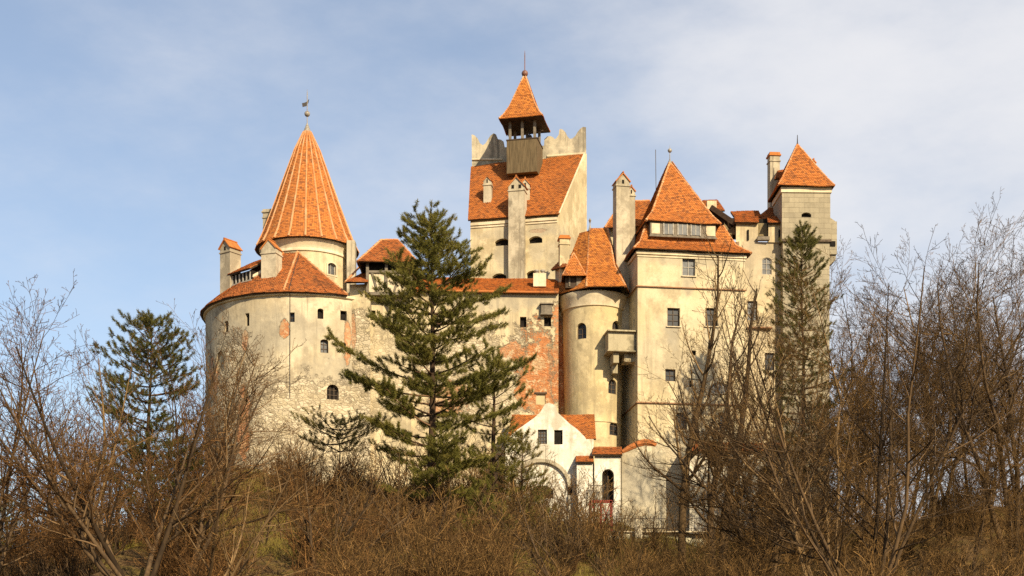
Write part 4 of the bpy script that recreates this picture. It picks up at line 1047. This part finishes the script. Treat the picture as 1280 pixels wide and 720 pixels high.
def grow(rng, start, d, L, r0, level, maxl, out, dens, ratio, up, wob, rmin):
    n = (9, 7, 5, 4, 3)[min(level, 4)]
    p = np.array(start, float); d = np.array(d, float); pts = [p.copy()]; step = L / (n - 1)
    for i in range(n - 1):
        d = d + rng.normal(0, wob, 3); d[2] += up * (1 if level else .3); d /= np.linalg.norm(d); p = p + d * step; pts.append(p.copy())
    pts = np.array(pts); rad = np.maximum(r0 * (1 - .82 * np.linspace(0, 1, n) ** 1.1), rmin * (.9 if level < maxl else .75))
    out.append((level, pts, rad))
    if level >= maxl: return
    nb = max(2, int(L * dens[level] * rng.uniform(.8, 1.2)))
    t0 = .22 if level == 0 else .15
    for k in range(nb):
        t = t0 + (1 - t0) * (k + rng.uniform(.1, .9)) / nb
        f = t * (n - 1); i = min(int(f), n - 2); f -= i
        q = pts[i] * (1 - f) + pts[i + 1] * f; dd = pts[i + 1] - pts[i]; dd /= np.linalg.norm(dd)
        u = rng.normal(0, 1, 3); u -= dd * u.dot(dd); u /= np.linalg.norm(u)
        ang = rng.uniform(.5, 1.1) if level else rng.uniform(.55, 1.1) * (1.15 - .3 * t)
        nd = dd * math.cos(ang) + u * math.sin(ang)
        if nd[2] < -.15: nd[2] *= -.3
        rr = (rad[i] * (1 - f) + rad[i + 1] * f)
        grow(rng, q, nd, L * ratio[level] * (1.12 - .62 * t) * rng.uniform(.65, 1.2), rr * rng.uniform(.45, .68), level + 1, maxl, out, dens, ratio, up, wob, rmin)

def tree_mesh(seed, H, r0, lean=(0, 0), stems=1, spread=.3, maxl=4, dens=(1.1, 1.7, 3.0, 4.5), ratio=(.42, .45, .42, .5), up=.06, wob=.09, rmin=.012):
    rng = np.random.default_rng(seed); out = []
    for s in range(stems):
        a = rng.uniform(0, 2 * math.pi) if stems > 1 else 0
        sp = spread * rng.uniform(.5, 1.2) if stems > 1 else 0
        d = np.array([lean[0] + sp * math.cos(a), lean[1] + sp * math.sin(a), 1.0]); d /= np.linalg.norm(d)
        grow(rng, (rng.normal(0, .15) * (stems > 1), rng.normal(0, .15) * (stems > 1), -.4), d, H * rng.uniform(.85, 1.0) if stems > 1 else H, r0 * (rng.uniform(.7, 1.0) if stems > 1 else 1), 0, maxl, out, dens, ratio, up, wob, rmin)
    v1, f1 = tubes([(p, r) for l, p, r in out if l <= 0], 8)
    v2, f2 = tubes([(p, r) for l, p, r in out if l == 1], 5)
    f12 = np.concatenate([f1, f2 + len(v1)]); v12 = np.concatenate([v1, v2])
    v3, f3 = tubes([(p, r) for l, p, r in out if l >= 2], 3)
    return (v1, f1), (v2, f2), (v3, f3)
def bare_tree(label, px, Y, seed, top_row, r0, group=None, bark_='bark_tan', twig='twig_tan', name='bare_tree', sink=.2, **kw):
    x = PX(px, Y); z = float(ground(x, Y)) - sink; H = PZ(top_row, Y) - z
    t = thing(name, label, 'tree', (x, Y, z), group)
    a, b, c = tree_mesh(seed, H, r0, **kw)
    mesh_np('trunk', *a, M[bark_], t)
    cr = mesh_np('crown', *c, M[twig], t)
    mesh_np('limbs', *b, M[bark_], cr)
    return t
def copy_thing(t, x, Y, rz, s, label=None, group=None, sink=.2):
    r = t.copy(); C.objects.link(r); r.location = (x, Y, float(ground(x, Y)) - sink); r.rotation_euler = (0, 0, rz); r.scale = (s, s, s)
    if label: r['label'] = label
    if group: r['group'] = group
    for ch in list(t.children):
        c = ch.copy(); C.objects.link(c); c.parent = r
        for g in list(ch.children):
            d = g.copy(); C.objects.link(d); d.parent = c
    return r

def tufts(rng, cs, ax, n, ln, wd, flat=.6, spread=1.0):
    """needle clusters: cs centres (m,3), ax axes (m,3)"""
    m = len(cs); c = np.repeat(cs, n, 0); a = np.repeat(ax, n, 0); k = m * n
    d = rng.normal(0, 1, (k, 3)) * spread + a * flat * 1.6; d /= np.linalg.norm(d, axis=1, keepdims=True)
    b = c + a * rng.uniform(-.24, .24, (k, 1)) + rng.normal(0, .04, (k, 3))
    l = ln * rng.uniform(.6, 1.15, (k, 1)); s = np.cross(d, rng.normal(0, 1, (k, 3))); s /= np.linalg.norm(s, axis=1, keepdims=True)
    v = np.stack([b - s * wd, b + s * wd, b + d * l], 1).reshape(-1, 3)
    return v, np.arange(k * 3).reshape(-1, 3)
def conifer(label, px, Y, seed, top_row, profile_, r0, name='pine_tree', mat='needles', whorl=.55, per=5, tn=34, ln=.30, wd=.017, ang=(.9, .12), bare=0.0, tw=1.0, droop=False, base_row=None, group=None, step=.5, upk=1.0):
    """profile_: (row, half width in photo pixels) down the crown; branches end where it says"""
    rng = np.random.default_rng(seed)
    x = PX(px, Y); z = float(ground(x, Y)) - .3 if base_row is None else PZ(base_row, Y); H = PZ(top_row, Y) - z
    t = thing(name, label, 'tree', (x, Y, z), group)
    n = 14; tz = np.linspace(0, H, n); wob = np.cumsum(rng.normal(0, .05, (n, 2)), 0); wob -= np.linspace(0, 1, n)[:, None] * wob[-1]
    tp = np.column_stack([wob, tz]); tr = np.maximum(r0 * (1 - tz / H) ** .8, .03)
    mesh_np('trunk', *tubes([(tp, tr)], 10), M['bark_pine'], t)
    rows = np.array([p[0] for p in profile_], float); hw = np.array([p[1] for p in profile_], float)
    br, cs, ax = [], [], []
    zz = H - .25
    zmin = PZ(rows[-1], Y) - z
    while zz > zmin:
        row = HZ - (zz + z) * FPX / Y; W = np.interp(row, rows, hw) * Y / FPX
        frac = (H - zz) / H
        k = per if W > 1 else 4
        a0 = rng.uniform(0, 6.28)
        for j in range(k):
            if rng.random() < .16: continue
            a = a0 + 2 * math.pi * j / k + rng.normal(0, .25); L = W * rng.choice((.5, .75, .95, 1.0, 1.12)) * rng.uniform(.85, 1.1) * (1 + .17 * math.sin(2 * a + zz * .8 + seed) * min(1, frac * 3))
            if L < .25: L = .25
            e = (ang[0] + (ang[1] - ang[0]) * min(1, frac * 2.6) + rng.normal(0, .13)) * upk
            m = 7; u = np.linspace(0, 1, m); h = np.array([math.cos(a), math.sin(a), 0.0]); side = np.array([-h[1], h[0], 0])
            rise = (math.tan(e) * u * L * .75 + (.22 * L * u ** 2.2)) if not droop else (math.tan(e) * u - .42 * u ** 1.5 + .22 * u ** 3) * L
            cx = np.interp(zz, tz, tp[:, 0]); cy = np.interp(zz, tz, tp[:, 1]); bend = rng.normal(0, .08) * L * u ** 2
            P_ = np.column_stack([cx + h[0] * u * L + side[0] * bend, cy + h[1] * u * L + side[1] * bend, zz + rise])
            rb0 = max(.02, min(.09, .016 * L + .012)); br.append((P_, np.maximum(rb0 * (1 - .85 * u), .01)))
            ntw = max(2, int(L / .42 * tw))
            for q in range(ntw):
                f = .30 + .70 * (q + rng.uniform(0, 1)) / ntw if L > 1.2 else rng.uniform(.1, 1)
                i = min(int(f * (m - 1)), m - 2); g = f * (m - 1) - i; b0 = P_[i] * (1 - g) + P_[i + 1] * g
                sgn = 1 if q % 2 else -1; sd_ = h * rng.uniform(.3, .8) + side * sgn * rng.uniform(.5, 1.0) + np.array([0, 0, rng.uniform(.05, .45) if not droop else rng.uniform(-.4, .1)]); sd_ /= np.linalg.norm(sd_)
                Lt = min(1.5, .30 * L * (1.25 - f * .6) + .22) * rng.uniform(.6, 1.15)
                tip = b0 + sd_ * Lt; mid = b0 + sd_ * Lt * .5 + np.array([0, 0, -.03])
                br.append((np.array([b0, mid, tip]), np.array([.018, .014, .009])))
                kt = max(1, int(Lt / .5 * step * 2))
                for w_ in range(kt):
                    s = (w_ + 1) / kt; cs.append(b0 + sd_ * Lt * s + rng.normal(0, .06, 3)); v_ = sd_ + np.array([0, 0, .75 if not droop else -.15]); ax.append(v_ / np.linalg.norm(v_))
            for f in (.8, 1.0):
                i = min(int(f * (m - 1)), m - 2); g = f * (m - 1) - i; cs.append(P_[i] * (1 - g) + P_[i + 1] * g); v_ = h * .6 + np.array([0, 0, .8 if not droop else 0]); ax.append(v_ / np.linalg.norm(v_))
        zz -= whorl * rng.uniform(.75, 1.25) * (1.0 if frac > .22 else .62)
    cs.append(np.array([0, 0, H])); ax.append(np.array([0, 0, 1.0]))
    v, f = tufts(rng, np.array(cs), np.array(ax), tn, ln, wd)
    cr = mesh_np('crown', v, f, M[mat], t, smooth=False)
    by = {}
    vb, fb = tubes(br, 4); mesh_np('branches', vb, fb, M['bark_pine'], cr)
    return t

# the tall pine before the curtain wall, and the other conifers
conifer('tall pine with long up-curved branches in front of the curtain wall', 538, 115, 11, 268,
        [(268, 6), (280, 24), (300, 36), (325, 44), (345, 56), (365, 62), (392, 68), (415, 74), (440, 88), (475, 104), (505, 104), (530, 92), (555, 78), (590, 70), (625, 50)], .40, whorl=.82, per=5, tn=85, step=.85, upk=.7, ln=.27, wd=.017)
conifer('smaller pine with dark trunk standing close behind the tall pine', 617, 121, 12, 448,
        [(448, 4), (465, 18), (490, 30), (515, 34), (545, 38), (580, 36), (625, 32)], .34, whorl=.85, per=4, tn=85, ln=.27)
conifer('young yellowish pine in front of the white gatehouse wall', 652, 123, 13, 545, [(545, 5), (575, 24), (610, 40), (650, 50), (690, 52)], .16, mat='needles_olive', whorl=.8, per=4, tn=62, ln=.27)
conifer('low bushy green pine under the tall pine by the slope foot', 603, 112, 14, 620, [(620, 8), (650, 32), (690, 44), (715, 44)], .16, whorl=.8, per=4, tn=80, ln=.27)
conifer('low spreading pine with flat top beside the stone bastion', 425, 129, 15, 528, [(528, 26), (540, 50), (552, 50), (566, 34)], .14, mat='needles_olive', whorl=.7, per=4, tn=60, ln=.26, ang=(.35, .1))
conifer('dark slim fir in front of the square stone tower', 1003, 131, 16, 286, [(277, 2), (300, 12), (320, 20), (345, 28), (380, 34), (420, 38), (470, 44), (520, 50), (570, 52), (610, 44)], .26, name='fir_tree', mat='needles_dark', whorl=.55, per=5, tn=75, ln=.23, wd=.017, ang=(.8, .1), tw=.8)
conifer('dark dense fir rising among bare trees beside the round bastion', 188, 118, 17, 402, [(402, 5), (420, 32), (445, 48), (480, 56), (530, 60), (590, 62), (650, 55)], .26, name='fir_tree', mat='needles_dark', whorl=.65, per=5, tn=85, ln=.27, ang=(.75, .15))
conifer('small green pine at the far edge of the thicket', -6, 105, 18, 622, [(622, 6), (640, 26), (660, 30), (700, 30)], .12, mat='needles_olive', per=4, whorl=.6)

# bare trees one can tell apart
bare_tree('pale slender trunk forking before the residence windows', 852, 118, 31, 322, .36, lean=(-.055, 0), dens=(1.0, 1.6, 2.6, 3.4), ratio=(.25, .46, .42, .5), up=.15, bark_='bark_tan', twig='bark_tan')
bare_tree('thick dark double trunk in front of the residence', 897, 116, 32, 330, .42, stems=2, spread=.06, lean=(-.035, 0), dens=(.9, 1.5, 2.5, 3.4), ratio=(.25, .46, .42, .5), up=.16, bark_='bark_dark', twig='bark_dark')
bare_tree('many stemmed leaning bare tree with long dark limbs before the fir', 1085, 88, 33, 330, .17, stems=7, spread=.55, lean=(-.18, 0), dens=(.75, 1.4, 2.4, 3.2), ratio=(.36, .45, .42, .5), up=.05, wob=.06, bark_='bark_dark', twig='bark_dark')
bare_tree('wide spreading bare tree with many rising limbs at the thicket edge', 168, 84, 34, 385, .19, stems=7, spread=.62, lean=(-.30, 0), dens=(1.0, 1.9, 3.0, 3.6), ratio=(.38, .45, .42, .5), up=.05, wob=.06, bark_='bark_dark', twig='bark_rust')
bare_tree('crooked dark limbed bare tree with low fork before the bastion', 228, 92, 35, 385, .19, stems=4, spread=.45, lean=(.10, 0), dens=(1.0, 1.8, 2.8, 3.6), ratio=(.40, .45, .42, .5), up=.05, wob=.10, bark_='bark_dark', twig='bark_rust')
bare_tree('rusty twigged bare tree cut by the picture edge beside the thicket', -35, 90, 36, 370, .18, stems=3, spread=.35, lean=(.06, 0), dens=(.9, 1.6, 2.6, 3.2), up=.05, bark_='bark_dark', twig='bark_rust')
bare_tree('bare tree with tall upright twigs crossing the dark fir', 100, 100, 37, 400, .18, stems=3, spread=.3, lean=(.02, 0), up=.07, dens=(1.0, 1.7, 2.6, 3.0), bark_='bark_tan', twig='bark_rust')
bare_tree('thin bare tree whose twigs reach up over the edge of the bastion', 268, 112, 38, 395, .14, stems=2, spread=.2, lean=(0, 0), up=.08, dens=(.9, 1.4, 2.2, 3.0), bark_='bark_tan', twig='bark_tan')
bare_tree('small slender sapling with pale stem under the tall pine', 500, 108, 39, 560, .13, lean=(-.05, 0), dens=(1.2, 1.6, 2.5, 3), bark_='bark_tan', twig='twig_tan')
bare_tree('long arching bare branches sprawling over the brown thicket', 250, 80, 40, 520, .13, stems=4, spread=.9, lean=(.55, 0), up=.03, wob=.07, dens=(.9, 1.5, 2.2, 2.8), bark_='bark_tan', twig='twig_tan')
bare_tree('tall rounded bare tree with fine pale twigs against the sky', 1165, 128, 41, 300, .24, stems=3, spread=.28, dens=(1.0, 1.8, 2.8, 3.6), ratio=(.40, .48, .44, .5), up=.06, bark_='bark_tan', twig='twig_tan')
bare_tree('big bare tree with crooked open limbs against the sky', 1262, 112, 42, 300, .26, stems=3, spread=.30, lean=(.03, 0), dens=(.75, 1.5, 2.6, 3.4), ratio=(.42, .47, .44, .5), up=.06, wob=.12, bark_='bark_dark', twig='bark_tan')
bare_tree('slim upright bare tree close beside the stone tower', 1062, 134, 43, 325, .17, stems=2, spread=.10, dens=(.95, 1.7, 2.8, 3.2), ratio=(.30, .45, .42, .5), up=.10, bark_='bark_dark', twig='twig_tan')
bare_tree('bare tree with a fan of dense upswept branches near the stone tower', 1112, 122, 44, 340, .19, stems=3, spread=.30, dens=(1.0, 1.8, 2.8, 3.4), up=.08, bark_='bark_tan', twig='twig_tan')

bare_tree('low forked bare tree with twisted limbs below the white gatehouse', 700, 100, 45, 590, .15, stems=3, spread=.5, lean=(-.1, 0), dens=(1.1, 1.8, 2.6, 3.0), up=.04, wob=.13, bark_='bark_dark', twig='bark_tan')
bare_tree('leaning bare tree reaching over the brown brush under the tall pine', 400, 96, 46, 545, .15, stems=4, spread=.55, lean=(.25, 0), dens=(1.1, 1.8, 2.6, 3.0), up=.04, wob=.12, bark_='bark_dark', twig='bark_rust')
bare_tree('dark bare tree with crossing limbs before the lean-to', 962, 108, 47, 440, .20, stems=5, spread=.42, lean=(-.12, 0), dens=(1.0, 1.7, 2.6, 3.2), up=.06, wob=.09, bark_='bark_dark', twig='twig_tan')
bare_tree('bare tree with long limbs leaning left across the stone tower foot', 1035, 100, 48, 420, .19, stems=5, spread=.45, lean=(-.2, 0), dens=(1.0, 1.7, 2.6, 3.2), up=.06, wob=.08, bark_='bark_tan', twig='twig_tan')
# the stand further along the ridge: copies of four prototypes
stand = 'bare trees crowding the ridge beyond the stone tower'
lab = 'bare brown tree in the crowded stand along the ridge'
protos = []
for i, (px, Y, sd_, top) in enumerate(((1210, 138, 51, 360), (1090, 142, 52, 400), (1265, 134, 53, 340), (1140, 145, 54, 375))):
    protos.append(bare_tree(lab, px, Y, sd_, top, .17, stand, stems=1 + i % 3, spread=.2, dens=(1.1, 1.8, 2.7, 3.2), up=.07, bark_=('bark_tan', 'bark_dark')[i % 2], twig='twig_tan'))
rg_ = random.Random(8)
for px, Y, s in ((1050, 146, .72), (1075, 150, .8), (1120, 152, .85), (1155, 140, .8), (1185, 150, .9), (1235, 146, .95), (1285, 144, .95), (1130, 132, .62), (1190, 126, .6), (1240, 124, .62), (1080, 128, .5), (1290, 122, .7), (1040, 122, .42), (1150, 116, .5), (1215, 112, .5), (1275, 104, .5), (1100, 108, .45)):
    copy_thing(protos[rg_.randrange(4)], PX(px, Y), Y, rg_.uniform(0, 6.28), s * rg_.uniform(.9, 1.1))
left_stand = 'bare trees in the rusty thicket below the bastion'
lab2 = 'rusty brown bare tree in the thicket below the bastion'
p2 = [bare_tree(lab2, px, Y, sd_, top, .17, left_stand, stems=2 + i % 2, spread=.35, dens=(1.2, 1.9, 2.8, 3.2), up=.05, bark_='bark_dark', twig='bark_rust')
      for i, (px, Y, sd_, top) in enumerate(((60, 122, 61, 540), (130, 126, 62, 500), (20, 114, 63, 500)))]
for px, Y, s in ((95, 132, .9), (165, 130, .85), (215, 132, .9), (240, 124, .85), (-15, 124, .9), (45, 104, .8), (140, 108, .8), (205, 104, .75), (270, 128, .75), (-40, 108, .9), (85, 114, .85), (300, 118, .6), (350, 122, .55), (395, 126, .5)):
    copy_thing(p2[rg_.randrange(3)], PX(px, Y), Y, rg_.uniform(0, 6.28), s * rg_.uniform(.9, 1.1))

mid_stand = 'slim bare saplings on the open bank'
lab3 = 'slim leafless sapling among the shrubs on the open bank'
p3 = [bare_tree(lab3, px, Y, sd_, top, .09, mid_stand, stems=2 + i % 2, spread=.4, dens=(1.6, 2.2, 3.0, 3.2), up=.05, bark_=('bark_tan', 'bark_dark', 'bark_tan')[i], twig='twig_tan')
      for i, (px, Y, sd_, top) in enumerate(((375, 118, 81, 560), (575, 112, 82, 585), (705, 120, 83, 610)))]
for px, Y, s in ((330, 108, .9), (410, 110, 1.0), (445, 120, .95), (470, 104, .9), (520, 122, .9), (545, 104, 1.0), (590, 100, .9), (635, 108, 1.0), (665, 114, .85), (690, 104, .9), (735, 118, .75), (755, 102, .8), (790, 122, .8), (815, 108, .75), (835, 124, .8), (925, 122, 1.0), (950, 112, 1.1), (980, 124, 1.2), (1010, 116, 1.1), (930, 104, .9), (870, 100, .7), (960, 128, 1.1), (1040, 120, 1.2), (300, 100, 1.2), (355, 112, 1.25), (400, 98, 1.2), (435, 108, 1.2), (490, 116, 1.2), (530, 98, 1.25), (565, 118, 1.15), (610, 106, 1.15), (650, 122, 1.0), (680, 124, 1.0), (720, 110, .95), (780, 96, .9), (905, 126, 1.3), (940, 118, 1.5), (965, 110, 1.5), (990, 120, 1.6), (1020, 126, 1.6), (1045, 112, 1.4), (1070, 118, 1.5), (642, 128, 1.1), (668, 127, 1.15), (692, 129, 1.05), (712, 127, 1.1), (738, 129, .85), (775, 129, .9), (812, 128, 1.0), (850, 130, 1.1)):
    copy_thing(p3[rg_.randrange(3)], PX(px, Y), Y, rg_.uniform(0, 6.28), s * rg_.uniform(.85, 1.15))

# shrubs all over the slope
def shrub_mesh(seed, H, stems, spread, mat):
    rng = np.random.default_rng(seed); out = []
    for s in range(stems):
        a = rng.uniform(0, 6.28); sp = spread * rng.uniform(.2, 1.2); d = np.array([sp * math.cos(a), sp * math.sin(a), 1.0]); d /= np.linalg.norm(d)
        grow(rng, (rng.normal(0, .35), rng.normal(0, .35), -.2), d, H * rng.uniform(.55, 1.0), rng.uniform(.03, .06), 1, 3, out, (0, 1.9, 2.8), (0, .45, .5), .03, .13, .011)
    return tubes([(p, r) for l, p, r in out], 3)
shr = 'leafless shrubs covering the slope'
slab = 'leafless brown shrub in the thicket covering the slope'
sp_ = []
for i, (H, n, s, mt) in enumerate(((4.2, 22, .55, 'bark_rust'), (3.4, 26, .7, 'bark_rust'), (4.8, 18, .45, 'twig_tan'), (2.8, 24, .9, 'bark_dark'), (3.8, 24, .6, 'twig_tan'))):
    v, f = shrub_mesh(70 + i, H, n, s, mt); o = mesh_np('bare_shrub', v, f, M[mt]); tag(o, slab, 'shrub', shr); sp_.append(o)
spots = []
rs_ = random.Random(21)
tries = 0
while len(spots) < 285 and tries < 40000:
    tries += 1
    Y = rs_.uniform(84, 141); px = rs_.uniform(-40, 1320)
    if 640 < px < 930 and Y > 132.3: continue            # the clearing before the gatehouse and terrace
    if 755 < px < 860 and Y > 108 and rs_.random() < .7: continue
    x = PX(px, Y)
    if 250 < px < 960 and Y > 138: continue
    if 255 < px < 352 and Y > 104: continue
    if any((x - a) ** 2 + (Y - b) ** 2 < 2.6 for a, b in spots): continue
    spots.append((x, Y))
for i, (x, Y) in enumerate(spots):
    pxx = 640 + x * FPX / Y
    k = rs_.choice((0, 1, 0, 1, 3)) if pxx < 430 else rs_.choice((0, 2, 3, 4)) if pxx < 800 else rs_.choice((2, 3, 4, 4))
    src = sp_[k]; o = src if src.get('used') is None else src.copy()
    if o is not src: C.objects.link(o)
    src['used'] = 1
    if 'used' in o and o is not src: del o['used']
    o.location = (x, Y, float(ground(x, Y))); o.rotation_euler = (0, 0, rs_.uniform(0, 6.28)); s = (1.2 if 345 < pxx < 640 and Y > 118 else 1) * rs_.uniform(.9, 1.5) * (1.12 if 640 < pxx < 762 and Y > 112 else .72 if 640 < pxx < 900 else 1); o.scale = (s, s, s * rs_.uniform(.85, 1.1))
for o in sp_:
    if 'used' in o: del o['used']
# dry grass and moss on the open bank
rng = np.random.default_rng(99)
N = 130000
gxp = rng.uniform(-70, 950, N); gY = rng.uniform(104, 141.5, N)
keep = (gxp > 640) | (rng.random(N) < .8) | ((gxp > 250) & (gxp < 360))
gxp, gY = gxp[keep], gY[keep]; X_ = (gxp - 640) * gY / FPX; n = len(X_)
b = np.column_stack([X_, gY, ground(X_, gY) - .03]); h = rng.uniform(.12, .6, (n, 1)); a = rng.uniform(0, 6.28, n)
s = np.column_stack([np.cos(a), np.sin(a), np.zeros(n)]) * .025; tipd = np.column_stack([rng.normal(0, .35, n), rng.normal(0, .35, n), np.ones(n)])
v = np.stack([b - s, b + s, b + tipd * h], 1).reshape(-1, 3)
gm_ = needle_mat('dry_grass_blades', (.19, .145, .035), (.25, .19, .055), (.24, .21, .03))
go = mesh_np('dry_grass', v, np.arange(n * 3).reshape(-1, 3), gm_, smooth=False); tag(go, 'short dry ochre and mossy grass on the bank', 'grass', kind='stuff')
